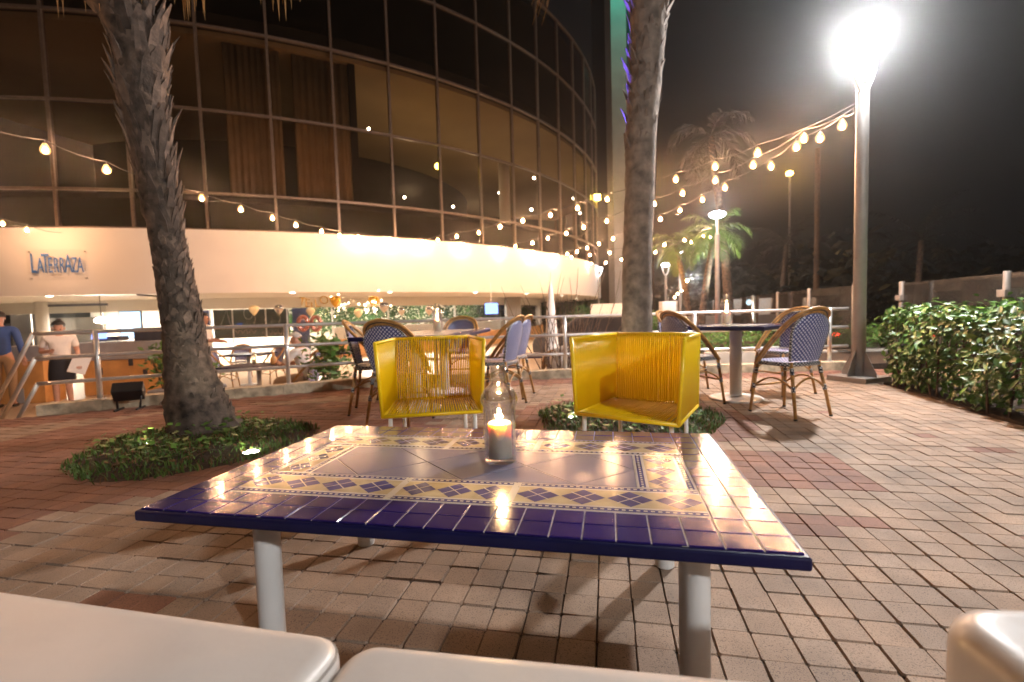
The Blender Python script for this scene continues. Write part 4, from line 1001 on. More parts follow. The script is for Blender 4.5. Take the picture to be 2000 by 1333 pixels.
# door head and spotlight bracket
seg('door_head', 'dark_panel', 92, 206, 1.50, 1.57, BR - 1.3, .1, y=585)
seg('door_pane', 'clear_glass', 93, 205, FZ + .02, 1.50, BR - 1.33, .012, y=585)
p0, p1 = atD(268, 576, 11.5), atD(318, 580, 11.2); q = MB(); q.tube([p0, p1], .02, 6); q.build('bracket', 'black_plastic', bd, world=True)
# ------------------------------------------------------------ sign
def text(body, m, size, parent, ext=.01, name='letter', narrow=.6):
    cu = bpy.data.curves.new('t', 'FONT'); cu.body = body; cu.size = size; cu.extrude = ext; cu.resolution_u = 3
    o = bpy.data.objects.new('t', cu); C.objects.link(o); dg = bpy.context.evaluated_depsgraph_get(); me = bpy.data.meshes.new_from_object(o.evaluated_get(dg)); bpy.data.objects.remove(o); bpy.data.curves.remove(cu)
    me.name = name; me.materials.clear(); me.materials.append(M[m])
    for v in me.vertices: v.co.x *= narrow
    r = bpy.data.objects.new(name, me); C.objects.link(r); r.parent = parent; return r
ps = atR(112, 518, BR + .05); d = Vector((ps.x - BC.x, ps.y - BC.y)); rz = math.atan2(d.y, d.x) + pi/2
sg = thing('restaurant_sign', 'clear acrylic sign with blue LATERRAZA lettering on white band', 'sign', ps, rz)
L0, L1 = atR(62, 520, BR), atR(164, 520, BR); WW = (L1 - L0).length
q = MB(); q.box((0, .0, .0), (WW*1.14, .012, .80)); q.build('acrylic_plate', 'acrylic', sg)
for x in (-1, 1):
    for z in (-1, 1):
        q = MB(); q.tube([(x*WW*.53, -.02, z*.35), (x*WW*.53, .05, z*.35)], .016, 10); q.build('standoff', 'steel', sg)
lets = [('L', .0, .56), ('A', .125, .43), ('T', .215, .55), ('E', .335, .44), ('R', .44, .44), ('R', .55, .44), ('A', .645, .52), ('Z', .785, .44), ('A', .885, .44)]
for ch, x, h_ in lets:
    o = text(ch, 'sign_blue', h_*1.38*.95, sg, .006, narrow=.40 if ch in 'LTA' else .36); o.location = (-WW/2 + x*WW, -.022, -.20); o.rotation_euler = (pi/2, 0, 0)
    for v in o.data.vertices: v.co.x += .008*math.copysign(1, sin(v.co.x*900)) * 0
q = MB(); q.tube([(-WW*.14, -.022, .24), (-WW*.10, -.022, .20), (-WW*.06, -.022, .215), (-WW*.03, -.022, .17)], .012, 6); q.tube([(-WW*.12, -.022, -.265), (-WW*.05, -.022, -.255), (.02, -.022, -.27), (.09, -.022, -.26)], .01, 6); q.build('small_script', 'sign_grey', sg)
# ------------------------------------------------------------ lower terrace furniture
def boxthing(name, label, cat, parts, loc, rz=0):
    t = thing(name, label, cat, loc, rz)
    for nm, m, c, d in parts: q = MB(); q.box(c, d); q.build(nm, m, t, bevel=.01)
    return t
p = atD(265, 720, 10.6); hd = thing('reception_counter', 'orange wooden counter with grey upper panel behind railing', 'counter', (p.x, p.y, FZ), .12)
q = MB(); q.box((0, 0, .38), (1.75, .6, .76)); q.build('front', 'orange_wood', hd, bevel=.01)
q = MB(); q.box((-.1, -.01, .96), (2.1, .66, .38)); q.build('upper_panel', 'grey_panel', hd, bevel=.01)
q = MB()
for x, z in ((-.52, .52), (.1, .7), (.38, .45)): q.box((x, -.305, z), (.09, .012, .16))
q.build('inlay', 'dark_panel', hd)
q = MB(); q.box((-.45, 0, 1.22), (.5, .35, .1)); q.box((.35, .05, 1.3), (.7, .06, .3)); q.build('till', 'dark_panel', hd, bevel=.01)
q = MB(); q.box((-.55, -.2, 1.33), (.30, .02, .2), 0, -.3); q.build('screen', 'screen_blue', hd)
p = atD(45, 740, 9.6); cd = thing('service_counter', 'orange wooden counter at far left behind man in blue', 'counter', (p.x, p.y, FZ), .1)
q = MB(); q.box((0, 0, .42), (1.2, .5, .84)); q.build('front', 'orange_wood', cd, bevel=.01)
q = MB(); q.box((.0, 0, 1.0), (1.25, .55, .3)); q.build('upper_panel', 'grey_panel', cd, bevel=.01)
q = MB(); q.box((.1, -.255, .16), (.22, .012, .3)); q.build('inlay', 'grey_panel', cd)
p = atD(255, 635, 14.5); t = thing('wall_screen', 'pale blue screen on the restaurant wall left of the palm', 'screen', p, .1)
q = MB(); q.box((0, .03, 0), (.64, .05, .86)); q.build('frame', 'dark_panel', t); q = MB(); q.box((0, 0, 0), (.58, .02, .8)); q.build('display', 'screen_pale', t)
p = atD(198, 626, 13); t = thing('pendant_lamp', 'bright white pendant lamp over the counter', 'lamp', p)
q = MB(); q.ball((0, 0, 0), .13, 12, 8, (1.3, 1, .6)); q.build('globe', 'downlight', t, smooth=True); q = MB(); q.tube([(0, 0, .07), (0, 0, 1.5)], .008); q.build('cord', 'black_plastic', t)
p = atD(960, 603, 16); t = thing('television', 'small television with bluish picture under the soffit', 'television', p, .15)
q = MB(); q.box((0, .03, 0), (.46, .05, .40)); q.build('casing', 'black_plastic', t); q = MB(); q.box((0, 0, 0), (.43, .02, .36)); q.build('display', 'screen_blue', t); q = MB(); q.tube([(0, .05, .2), (0, .1, .85)], .02); q.build('bracket', 'steel', t)
# tables and chairs below
def lower_table(x, y, D, label, w=.9):
    p = atD(x, y, D); t = thing('cafe_table', label, 'table', (p.x, p.y, FZ)); q = MB(); q.box((0, 0, .73), (w, .8, .04)); q.build('tabletop', 'navy_edge', t, bevel=.006)
    q = MB(); q.lathe([(.22, 0), (.22, .015), (.04, .03), (.04, .71)], 20); q.build('pedestal', 'white_metal', t, smooth=True); return t, p
t1, p1 = lower_table(505, 715, 8.3, 'cafe table with candle in front of the grey haired man', 1.1)
t2, p2 = lower_table(1010, 690, 8.8, 'cafe table on lower terrace beyond the railing, near white parasol', .9)
dup(B0, (p1.x - .55, p1.y - .45, FZ), face(.8, .55), 'bamboo bistro chair just right of the left palm trunk, beyond the railing')
pm = atD(592, 700, 7.9); dup(B0, (pm.x + .03, pm.y - .08, FZ), face(-1, .1), 'bamboo bistro chair under the grey haired man')
pc_ = atD(1085, 690, 8.2); dup(B0, (pc_.x, pc_.y, FZ), face(-.1, 1), 'bamboo bistro chair draped with white cloth beyond the railing')
q = MB(); q.add_ball((0, 0, 0), .24, 16, 10, (1, .35, .95)); o = q.build('cloth', 'white_shirt', None, smooth=True); o.location = (pc_.x + .1, pc_.y - .37, FZ + .74); tag(o, 'white cloth hanging over the back of a bistro chair', 'cloth')
dup(B0, (p2.x - .1, p2.y + .75, FZ), face(.1, -1), 'bamboo bistro chair behind the cafe table near white parasol')
dup(B0, (p2.x + .55, p2.y - .2, FZ), face(-1, .2), 'bamboo bistro chair right of the cafe table near white parasol')
lantern((p1.x - .02, p1.y - .1, FZ + .755), 'small candle lantern on the grey haired man\'s table', .8)
t = thing('bottle', 'stout orange bottle on the grey haired man\'s table', 'bottle', (p1.x + .3, p1.y - .05, FZ + .752)); q = MB(); q.lathe([(.001, 0), (.05, 0), (.055, .02), (.055, .11), (.022, .16), (.017, .22)], 18); q.build('body', 'orange_wood', t, smooth=True)
for k, (x, y, D, fx, fy, lb) in enumerate(((440, 700, 10.5, 1, .2, 'bamboo bistro chair deep in the restaurant, left of the chalkboard menu'), (530, 690, 11.5, -.6, -1, 'bamboo bistro chair deep in the restaurant below the chalkboard menu'), (615, 700, 10.2, -1, .5, 'bamboo bistro chair deep in the restaurant behind the grey potted plant'), (470, 690, 12.5, .3, -1, 'farthest bamboo bistro chair left of the grey haired man'))):
    p = atD(x, y, D); dup(B0, (p.x, p.y, FZ), face(fx, fy), lb)
lower_table(485, 690, 11.2, 'cafe table deep in the restaurant below the chalkboard menu', 1.0); lower_table(650, 690, 11.0, 'cafe table deep in the restaurant behind the grey potted plant', 1.0)
# white folded parasol and bare twigs in planter
p = atD(1077, 650, 9.2); t = thing('folded_parasol', 'closed white parasol standing beyond the railing', 'parasol', (p.x, p.y, FZ))
q = MB(); q.tube([(0, 0, 0), (0, 0, 2.1)], .02); q.lathe([(.25, 0), (.25, .05), (.03, .07)], 18); q.build('pole', 'steel', t, smooth=True)
q = MB(); q.lathe([(.09, .55), (.14, .62), (.13, .9), (.10, 1.4), (.05, 1.95), (.015, 2.12)], 14); q.build('canopy', 'white_shirt', t, smooth=False)
p = atD(1105, 700, 7.6); t = thing('twig_planter', 'planter of tall bare twigs beyond the railing', 'plant', (p.x, p.y, FZ))
q = MB(); q.box((0, 0, .22), (1.1, .35, .44)); q.build('pot', 'concrete', t, bevel=.01)
q = MB(); rg = random.Random(6)
for i in range(30):
    b_ = Vector((rg.uniform(-.45, .45), rg.uniform(-.1, .1), .4)); d = Vector((rg.uniform(-.32, .32) + b_.x*.3, rg.uniform(-.15, .15), 1)).normalized(); L_ = rg.uniform(1.1, 1.85); pts = [b_]
    for k in range(6): d = (d + Vector((rg.uniform(-.09, .09), rg.uniform(-.06, .06), 0))).normalized(); pts.append(pts[-1] + d*L_/6)
    q.tube(pts, [.011, .009, .008, .007, .005, .004, .002], 5)
    for k in (2, 3, 4): q.tube([pts[k], pts[k] + (d + Vector((rg.uniform(-.6, .6), 0, 0)))*.22], [.004, .0015], 4)
q.build('twigs', 'twig', t, smooth=True)
# potted plants
def potplant(loc, label, r, h, n, pot=(.5, .5, .42), seed=1):
    t = thing('potted_plant', label, 'plant', loc); q = MB(); q.box((0, 0, pot[2]/2), pot, .1, 0, 0, 1.06); q.build('pot', 'plant_pot', t, bevel=.015)
    q = MB(); rg = random.Random(seed)
    for i in range(n):
        a = rg.uniform(0, 2*pi); e = rg.uniform(.1, 1.4); rr = r*rg.random()**.5; p = Vector((cos(a)*rr*cos(e)*1.1, sin(a)*rr*cos(e)*.8, pot[2] + .05 + h*rg.random()**.8)); dv = Vector((cos(a), sin(a), .5))
        q.k = 0 if rg.random() < .55 else 1; P_ = p
        nrm = dv.normalized(); dd = Vector((rg.uniform(-1, 1), rg.uniform(-1, 1), rg.uniform(-.5, .9))).normalized(); s_ = dd.cross(nrm); s_ = s_.normalized()*rg.uniform(.018, .035) if s_.length > .01 else Vector((.02, 0, 0)); ln = rg.uniform(.09, .17)
        q.add([P_, P_ + dd*ln*.45 + s_, P_ + dd*ln, P_ + dd*ln*.45 - s_], [(0, 1, 2, 3)])
    q.build('foliage', ['hedge_leaf', 'bright_leaf'], t)
    q = MB()
    for i in range(14): a = rg.uniform(0, 2*pi); q.tube([(0, 0, pot[2]-.05), (cos(a)*r*.6, sin(a)*r*.6, pot[2] + h*.85)], [.008, .003], 4)
    q.build('stems', 'twig', t); return t
p = atD(645, 745, 7.3); potplant((p.x, p.y, FZ), 'leafy plant in grey square pot right of the grey haired man', .42, .75, 460, seed=2)
p = atD(318, 735, 8.8); potplant((p.x, p.y, FZ), 'leafy plant half hidden left of the left palm trunk', .3, .75, 220, (.35, .35, .3), 3)
p = atD(405, 735, 8.6); potplant((p.x, p.y, FZ), 'small leafy plant right of left palm trunk near waiter', .2, .4, 120, (.3, .3, .3), 4)
# balloons
def balloon(x, y, D, r, m, label, kind='pear'):
    p = atD(x, y, D); t = thing('balloon', label, 'balloon', p, 0, 'party balloons inside the restaurant')
    q = MB(); q.lathe([(.001, -1.25*r), (.12*r, -1.2*r), (.08*r, -1.12*r), (.45*r, -.8*r), (.85*r, -.2*r), (1.0*r, .25*r), (.9*r, .65*r), (.55*r, .92*r), (.001, 1.0*r)], 18, cap=False); q.build('bladder', m, t, smooth=True)
    q = MB(); q.tube([(0, 0, -1.22*r), (.02, 0, -1.8*r), (-.03, 0, -min(3.2*r, p.z - FZ))], .004, 5); q.build('ribbon', 'silver_foil', t)
for x, y, D, r, m, lb in ((496, 606, 13, .13, 'cream_balloon', 'gold balloon in front of the chalkboard menu'), (545, 604, 12, .115, 'silver_foil', 'shiny white balloon left of the gold letters'),
    (607, 609, 12.5, .11, 'cream_balloon', 'pale gold balloon just below the gold letters'), (700, 612, 13, .12, 'cream_balloon', 'bright cream balloon above the farthest left bistro chair'),
    (750, 600, 13, .14, 'silver_foil', 'largest silver balloon by the fairy lights'), (784, 608, 13.5, .11, 'silver_foil', 'silver balloon left of the lantern on long table'), (838, 607, 13.5, .12, 'silver_foil', 'silver balloon just behind the lantern on long table'),
    (655, 589, 13, .15, 'gold_foil', 'gold foil balloon right of the gold letters'), (730, 590, 14, .17, 'gold_foil', 'orange gold balloon left of the largest silver one')): balloon(x, y, D, r, m, lb)
for x, m, lb in ((592, 'rose_foil', 'pink ring shaped balloon left of its twin'), (617, 'rose_foil', 'pink ring shaped balloon right of its twin')):
    p = atD(x, 632, 12); t = thing('number_balloon', lb, 'balloon', p, .3); q = MB(); q.tube([(.11*cos(a*pi/9), 0, .17*sin(a*pi/9)) for a in range(18)], .05, 8, closed=True); q.build('bladder', m, t, smooth=True)
lt = thing('letter_balloons', 'arched row of gold letter balloons on dark hedge', 'balloons', atD(604, 600, 14.2), .25)
for k, (ch, x, z) in enumerate((('T', -.30, .16), ('E', -.13, .10), ('L', .04, .0), ('L', .17, .07), ('O', .33, .15))):
    o = text(ch, 'gold_foil', .36, lt, .03, 'letter', .9); o.location = (x, 0, z - .1); o.rotation_euler = (pi/2, .15 - .1*k, 0)
fl_ = thing('fairy_lights', 'cluster of tiny warm fairy lights by the balloons', 'lights', atD(705, 598, 13.6)); rg = random.Random(5)
q = MB(); pts = []
for i in range(34):
    cx = rg.choice((660, 722, 752)); p = atD(cx + rg.gauss(0, 10), 596 + rg.gauss(0, 9), 13.4 + rg.uniform(-.2, .2)) - fl_.location; pts.append(p)
for p in pts: q.ball(p, .018, 6, 5)
q.build('bulbs', 'fairy', fl_, smooth=True); q = MB(); q.tube(pts, .003, 4); q.build('wire', 'silver_foil', fl_)
# chalk drawing on menu board
cb = bpy.data.objects.get('menu_board')
p = atR(470, 615, LAX - .235); d = (O - p); 
q = MB(); rg = random.Random(12)
def scr(x0, y0, w, h, n):
    pts = [atR(x0 + w*i/n, y0 + h*sin(i*1.9 + x0)*(.5 + .5*rg.random()), LAX - .242) for i in range(n + 1)]; q.tube(pts, .008, 5)
scr(455, 648, 45, 6, 14); scr(512, 651, 40, 6, 14)
q.build('chalk_writing', 'chalk_pink', cb).data.transform(Matrix.Translation(-bd.location))
q = MB(); q.tube([atR(485 + 9*cos(a*pi/10), 612 + 12*sin(a*pi/10), LAX - .242) for a in range(20)], .012, 5, closed=True); q.tube([atR(430, 640, LAX - .242), atR(442, 606, LAX - .242), atR(452, 640, LAX - .242)], .012, 5); scr(440, 600, 14, 8, 8); q.build('chalk_drawing', 'chalk', cb).data.transform(Matrix.Translation(-bd.location))
# ================================================================== PEOPLE
def skin(name, nodes, edges, m, parent, sub=2, root=0):
    me = bpy.data.meshes.new(name); me.from_pydata([n[0] for n in nodes], [], []); me.edges.add(len(edges))
    for k, e in enumerate(edges): me.edges[k].vertices = e
    me.update(); me.materials.append(M[m]); o = bpy.data.objects.new(name, me); C.objects.link(o); o.parent = parent
    md = o.modifiers.new('skin', 'SKIN'); md.use_smooth_shade = True; md.use_x_symmetry = False
    sv = me.skin_vertices[0].data
    for k, n in enumerate(nodes): r = n[1]; sv[k].radius = r if isinstance(r, tuple) else (r, r); sv[k].use_root = (k == root)
    s_ = o.modifiers.new('sub', 'SUBSURF'); s_.levels = sub; s_.render_levels = sub; return o
def person(label, loc, rz, J, skinm, hairm, top, bottom, hairbun=False, skirt=False, sleeves=.5):
    """J: joints in metres, person facing +y: pelvis chest neck head, shoulder/elbow/wrist/hip/knee/ankle pairs"""
    t = thing('person', label, 'person', loc, rz); V = {k: Vector(v) for k, v in J.items()}
    nodes = []; edges = []; idx = {}
    def nd(k, p, r, par=None):
        idx[k] = len(nodes); nodes.append((Vector(p), r))
        if par is not None: edges.append((idx[par], idx[k]))
    nd('pelvis', V['pelvis'], (.135, .10)); nd('waist', V['pelvis'].lerp(V['chest'], .45), (.115, .085), 'pelvis'); nd('chest', V['chest'], (.14, .10), 'waist')
    nd('upper', V['chest'].lerp(V['neck'], .6), (.10, .08), 'chest'); nd('neck', V['neck'], .05, 'upper'); hd = V['head']; up = (hd - V['neck']).normalized(); fw = V['look'].normalized()
    nd('jaw', V['neck'].lerp(hd, .5) + fw*.015, (.062, .07), 'neck'); nd('head', hd, (.076, .092), 'jaw'); nd('crown', hd + up*.085, (.06, .072), 'head')
    for sd in ('l', 'r'):
        s0, e0, w0 = V[sd+'sh'], V[sd+'el'], V[sd+'wr']
        nd(sd+'sh', s0, .055, 'upper'); nd(sd+'um', s0.lerp(e0, .5), .046, sd+'sh'); nd(sd+'el', e0, .038, sd+'um'); nd(sd+'fm', e0.lerp(w0, .4), .037, sd+'el'); nd(sd+'wr', w0, .026, sd+'fm')
        hdv = (w0 - e0).normalized(); sidev = hdv.cross(Vector((0, 1, .3))).normalized(); pm_ = w0 + hdv*.055
        nd(sd+'palm', pm_, (.036, .018), sd+'wr')
        for f in range(4):
            b_ = pm_ + hdv*.03 + sidev*(f-1.5)*.019; ln = (.066, .078, .074, .058)[f]; cu = Vector((0, 0, -.012))
            nd(f'{sd}f{f}a', b_, .0095, sd+'palm'); nd(f'{sd}f{f}b', b_ + hdv*ln*.5 + cu*.6, .0085, f'{sd}f{f}a'); nd(f'{sd}f{f}c', b_ + hdv*ln*.85 + cu*2, .0075, f'{sd}f{f}b')
        nd(sd+'ta', w0 + hdv*.03 + sidev*.035, .011, sd+'wr'); nd(sd+'tb', w0 + hdv*.065 + sidev*.05, .0095, sd+'ta')
        h0, k0, a0 = V[sd+'hip'], V[sd+'kn'], V[sd+'an']; ft = V.get(sd+'toe', a0 + Vector((0, .15, -.055)))
        nd(sd+'hip', h0, .085, 'pelvis'); nd(sd+'th', h0.lerp(k0, .5), .072, sd+'hip'); nd(sd+'kn', k0, .052, sd+'th'); nd(sd+'ca', k0.lerp(a0, .35), .052, sd+'kn'); nd(sd+'an', a0, .034, sd+'ca'); nd(sd+'toe', ft, (.04, .028), sd+'an')
    body = skin('body', nodes, edges, skinm, t, 2)
    q = MB(); sdv = fw.cross(up).normalized(); q.ball(hd + fw*.094 - up*.012, .016, 8, 6, (1, 1, 1.4)); q.build('nose', skinm, body, smooth=True)
    q = MB()
    for s_ in (-1, 1): q.ball(hd + fw*.080 + sdv*s_*.031 + up*.012, .0115, 8, 6)
    q.build('eyes', 'black_plastic', body, smooth=True)
    q = MB()
    for s_ in (-1, 1): q.ball(hd + sdv*s_*.080 - up*.002, .022, 8, 6, (.6, .8, 1.3))
    q.build('ears', skinm, body, smooth=True)
    q = MB(); q.box(hd + fw*.087 - up*.05, (.045, .012, .009)); q.build('mouth', 'rose_foil', body)
    # hair: a cap over crown and back of the head
    q = MB(); n, m_ = 20, 10; vs = []; fs = []
    for i in range(m_ + 1):
        th = i/m_*1.75
        for k in range(n):
            a = 2*pi*k/n; lim = 1.0 if cos(a) < .3 else .62
            tt = th*lim; v = up*cos(tt) + (fw*cos(a) + sdv*sin(a))*sin(tt); vs.append(hd + up*.045 + Vector((v*.098)) - fw*.014)
    for i in range(m_):
        for k in range(n): fs.append((i*n+k, i*n+(k+1) % n, (i+1)*n+(k+1) % n, (i+1)*n+k))
    q.add(vs, fs)
    if hairbun: q.ball(hd + up*.10 - fw*.09, .048, 12, 8)
    q.build('hair', hairm, t, smooth=True)
    # clothing
    cn = []; ce = []; ci_ = {}
    def cd_(k, p, r, par=None):
        ci_[k] = len(cn); cn.append((Vector(p), r))
        if par is not None: ce.append((ci_[par], ci_[k]))
    cd_('hem', V['pelvis'] - (V['chest']-V['pelvis']).normalized()*.03, (.16, .125)); cd_('waist', nodes[idx['waist']][0], (.145, .115), 'hem'); cd_('chest', V['chest'], (.165, .125), 'waist'); cd_('upper', nodes[idx['upper']][0], (.12, .10), 'chest'); cd_('collar', V['neck'] - up*.025, .062, 'upper')
    for sd in ('l', 'r'):
        cd_(sd+'sh', V[sd+'sh'], .074, 'upper'); cd_(sd+'um', V[sd+'sh'].lerp(V[sd+'el'], .5), .064, sd+'sh'); cd_(sd+'cuff', V[sd+'sh'].lerp(V[sd+'el'], min(1, sleeves*2)), .056, sd+'um')
        if sleeves > .6: cd_(sd+'wr', V[sd+'el'].lerp(V[sd+'wr'], .85), .042, sd+'cuff')
    skin('shirt', cn, ce, top, t, 2)
    if skirt:
        q = MB(); pv = V['pelvis']; q.lathe([(.135, .10), (.165, .0), (.185, -.18), (.19, -.33), (.18, -.335)], 24, pv); o = q.build('skirt', bottom, t, smooth=True)
        for v in o.data.vertices: v.co.y = pv.y + (v.co.y - pv.y)*.78
    else:
        cn = []; ce = []; ci_ = {}
        cd_('p', V['pelvis'], (.15, .115)); cd_('w', V['pelvis'].lerp(V['chest'], .25), (.135, .105), 'p')
        for sd in ('l', 'r'): cd_(sd+'hip', V[sd+'hip'], .105, 'p'); cd_(sd+'kn', V[sd+'kn'], .075, sd+'hip'); cd_(sd+'an', V[sd+'kn'].lerp(V[sd+'an'], .93), .06, sd+'kn')
        skin('trousers', cn, ce, bottom, t, 2)
    q = MB()
    for sd in ('l', 'r'):
        a0 = V[sd+'an']; ft = V.get(sd+'toe', a0 + Vector((0, .15, -.055))); c_ = a0.lerp(ft, .5); q.ball((c_.x, c_.y, max(c_.z-.02, .035)), .05, 10, 7, (.95, 2.5, .7))
    q.build('shoes', 'black_plastic', t, smooth=True)
    return t
ST = dict(pelvis=(0, 0, .93), chest=(0, .01, 1.27), neck=(0, 0, 1.47), head=(0, .02, 1.60), look=(0, 1, -.1), lsh=(-.19, 0, 1.40), rsh=(.19, 0, 1.40), lel=(-.25, -.02, 1.12), rel=(.25, -.02, 1.12), lwr=(-.25, .08, .88), rwr=(.25, .08, .88),
    lhip=(-.09, 0, .90), rhip=(.09, 0, .90), lkn=(-.10, .02, .49), rkn=(.10, .02, .49), lan=(-.10, 0, .085), ran=(.10, 0, .085))
# woman facing the camera, looking down, papers at her side
J = dict(ST); J.update(look=(.1, 1, -.45), head=(0, .04, 1.585), lel=(-.24, -.03, 1.13), lwr=(-.24, .16, .93), rel=(.27, -.06, 1.14), rwr=(.16, .14, 1.16), lkn=(-.08, .03, .49))
for k in J:
    if k != 'look': J[k] = tuple(c*.945 for c in J[k])
p = atD(119, 700, 8.5); WP = Vector((p.x, p.y, FZ)); person('woman in white blouse and black skirt holding papers behind railing', WP, math.atan2(-p.y, -p.x) - pi/2, J, 'skin', 'hair_dark', 'white_shirt', 'black_cloth', True, True, .35)
d_ = Vector((-p.x, -p.y, 0)).normalized(); r_ = Vector((-d_.y, d_.x, 0))
o = MB(); o.box((0, 0, 0), (.25, .012, .33), 0, .15, .35); o = o.build('papers', 'paper'); o.location = WP + d_*.23 + r_*.235 + Vector((0, 0, .83)); o.rotation_euler = (0, 0, math.atan2(-p.y, -p.x) + pi/2); tag(o, 'white sheets of paper held by the woman in black skirt', 'papers')
# man in blue, back to us, at the frame's left edge
J = dict(ST); J.update(look=(0, 1, 0))
for k in J:
    if k != 'look': J[k] = tuple(c*1.07 for c in J[k])
p = atD(4, 700, 8.9); person('man in blue shirt and khaki trousers seen from behind at left edge', (p.x, p.y, FZ), .55, J, 'skin', 'hair_dark', 'blue_shirt', 'khaki', False, False, .9)
# waiter, turned to the right, arm held out
J = dict(ST); J.update(rel=(.23, .10, 1.13), rwr=(.16, .36, 1.10), lel=(-.24, .05, 1.13), lwr=(-.12, .30, 1.10))
p = atD(402, 690, 10.4); person('waiter in white shirt holding out his hands beside left palm', (p.x, p.y, FZ), -pi/2 + .2, J, 'skin_tan', 'hair_dark', 'white_shirt', 'black_cloth', False, False, .5)
# seated grey haired man, head turned down to the left
J = dict(pelvis=(0, -.06, .53), chest=(0, .02, .86), neck=(0, .06, 1.06), head=(0, .11, 1.18), look=(-.5, 1, -.35), lsh=(-.19, .04, .99), rsh=(.19, .04, .99), lel=(-.25, .22, .78), rel=(.25, .22, .78), lwr=(-.08, .40, .80), rwr=(.08, .38, .79),
    lhip=(-.09, .0, .53), rhip=(.09, .0, .53), lkn=(-.13, .42, .52), rkn=(.13, .42, .52), lan=(-.13, .40, .085), ran=(.13, .40, .085))
person('seated grey haired man in white shirt at lower cafe table', (pm.x, pm.y, FZ), face(-1, .1), J, 'skin', 'hair_grey', 'white_shirt', 'khaki', False, False, .45)
# ================================================================== BACKGROUND
def bgpalm(x, ytop, ybot, D, lean, label, n=14, ln=2.4, m='frond', r=.11, droop=1.7, lf=.55):
    top = atD(x, ytop, D); b_ = Vector((top.x - lean, top.y, -1.)); t = thing('palm_tree', label, 'palm', (b_.x, b_.y, -.6))
    q = MB(); q.tube(smoothline3([b_, b_.lerp(top, .5) + Vector((-lean*.12, 0, 0)), top], 6), [r*1.25 - r*.5*i/12 for i in range(13)], 10); q.build('trunk', 'palm_bark', t, smooth=True, world=True)
    q = MB()
    for i in range(n):
        a = i*2.4; e = 1.3 - 1.7*i/n; frond(q, top, (cos(a)*cos(e), sin(a)*cos(e), sin(e)), ln*U(.85, 1.1), droop, 30, .04, lf=lf, rk=.02)
    q.build('crown', [m], t, world=True); return top
tp = bgpalm(1395, 452, 600, 15.5, .55, 'palm lit white from below beside second street lamp', 16, 1.25, r=.11, lf=.55, droop=1.9); 
light('palm_floodlight', 'SPOT', (tp.x + .55, tp.y - 1.3, .2), 700, (.95, 1, .85), .1, (tp.x + .1, tp.y, tp.z + .2), 60)
tp = bgpalm(1320, 478, 600, 19, -.7, 'small amber lit palm behind the distant lamps', 12, 1.4, r=.12, lf=.6, droop=2.2)
light('amber_floodlight', 'SPOT', (tp.x - .6, tp.y - 2.2, .4), 380, (1, .55, .12), .1, (tp.x, tp.y, tp.z), 70)
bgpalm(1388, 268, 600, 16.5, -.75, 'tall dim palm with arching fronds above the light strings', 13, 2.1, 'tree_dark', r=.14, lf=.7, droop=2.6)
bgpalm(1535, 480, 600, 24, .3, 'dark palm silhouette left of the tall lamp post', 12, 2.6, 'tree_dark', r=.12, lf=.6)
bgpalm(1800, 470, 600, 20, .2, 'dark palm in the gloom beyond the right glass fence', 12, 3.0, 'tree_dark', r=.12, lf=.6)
p = atD(1596, 420, 22); t = thing('wooden_pole', 'wooden utility pole standing in the dark left of tall lamp', 'pole', (p.x, p.y, -.6)); a_ = atD(1594, 290, 22); q = MB(); q.tube([(0, 0, 0), (0, 0, a_.z + .6)], [.14, .10], 12); q.build('shaft', 'twig', t, smooth=True)
p = atD(1542, 339, 30); t = thing('amber_lamp', 'distant amber street light glowing in the dark', 'street lamp', (p.x, p.y, -.6)); q = MB(); q.tube([(.2, .3, 0), (.2, .3, p.z + .7), (0, 0, p.z + .75)], .06, 8); q.build('post', 'post_metal', t, smooth=True)
q = MB(); q.ball((0, 0, p.z + .6), .17, 12, 8, (1.2, 1, .8)); q.build('lens', 'amber', t, smooth=True)
light('amber_glow', 'POINT', (p.x, p.y - .3, p.z), 60, (1, .6, .15), .1)
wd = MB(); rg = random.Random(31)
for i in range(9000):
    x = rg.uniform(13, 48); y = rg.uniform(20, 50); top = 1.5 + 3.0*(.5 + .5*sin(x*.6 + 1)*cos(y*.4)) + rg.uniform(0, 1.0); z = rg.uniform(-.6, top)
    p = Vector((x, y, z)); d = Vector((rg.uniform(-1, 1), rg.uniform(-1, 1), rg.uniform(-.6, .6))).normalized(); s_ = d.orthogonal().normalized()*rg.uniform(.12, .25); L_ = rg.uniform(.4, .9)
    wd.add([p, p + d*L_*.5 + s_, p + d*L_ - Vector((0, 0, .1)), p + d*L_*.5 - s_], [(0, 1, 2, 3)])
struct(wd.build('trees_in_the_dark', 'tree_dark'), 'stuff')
# low walls, planting and parked car beyond the railing at centre right
def wallthing(label, a, b_, z0, z1, th, m, name='low_wall', cat='wall'):
    a, b_ = Vector(a), Vector(b_); c = (a+b_)/2; t = thing(name, label, cat, (c.x, c.y, z0)); q = MB(); q.box((0, 0, (z1-z0)/2), ((b_-a).length, th, z1-z0), math.atan2((b_-a).y, (b_-a).x)); q.build('body', m, t, bevel=.01); return t
wallthing('low pale wall bordering the grass strip beyond the railing', (3.0, 9.3), (8.5, 8.7), -.6, .05, .3, 'concrete')
wallthing('long grey wall far beyond the right palm', (5.0, 17), (12, 18.5), -.6, .62, .25, 'grey_stone')
q = MB(); rg = random.Random(17)
for i in range(2600):
    p = Vector((rg.uniform(2.6, 8.6), rg.uniform(9.6, 11.2), 0)); p.z = rg.uniform(-.1, .42 + .08*sin(p.x*5)); leaf(q, p, Vector((0, -.6, .6)), rg.uniform(.07, .13), .05, 0 if rg.random() < .8 else 1)
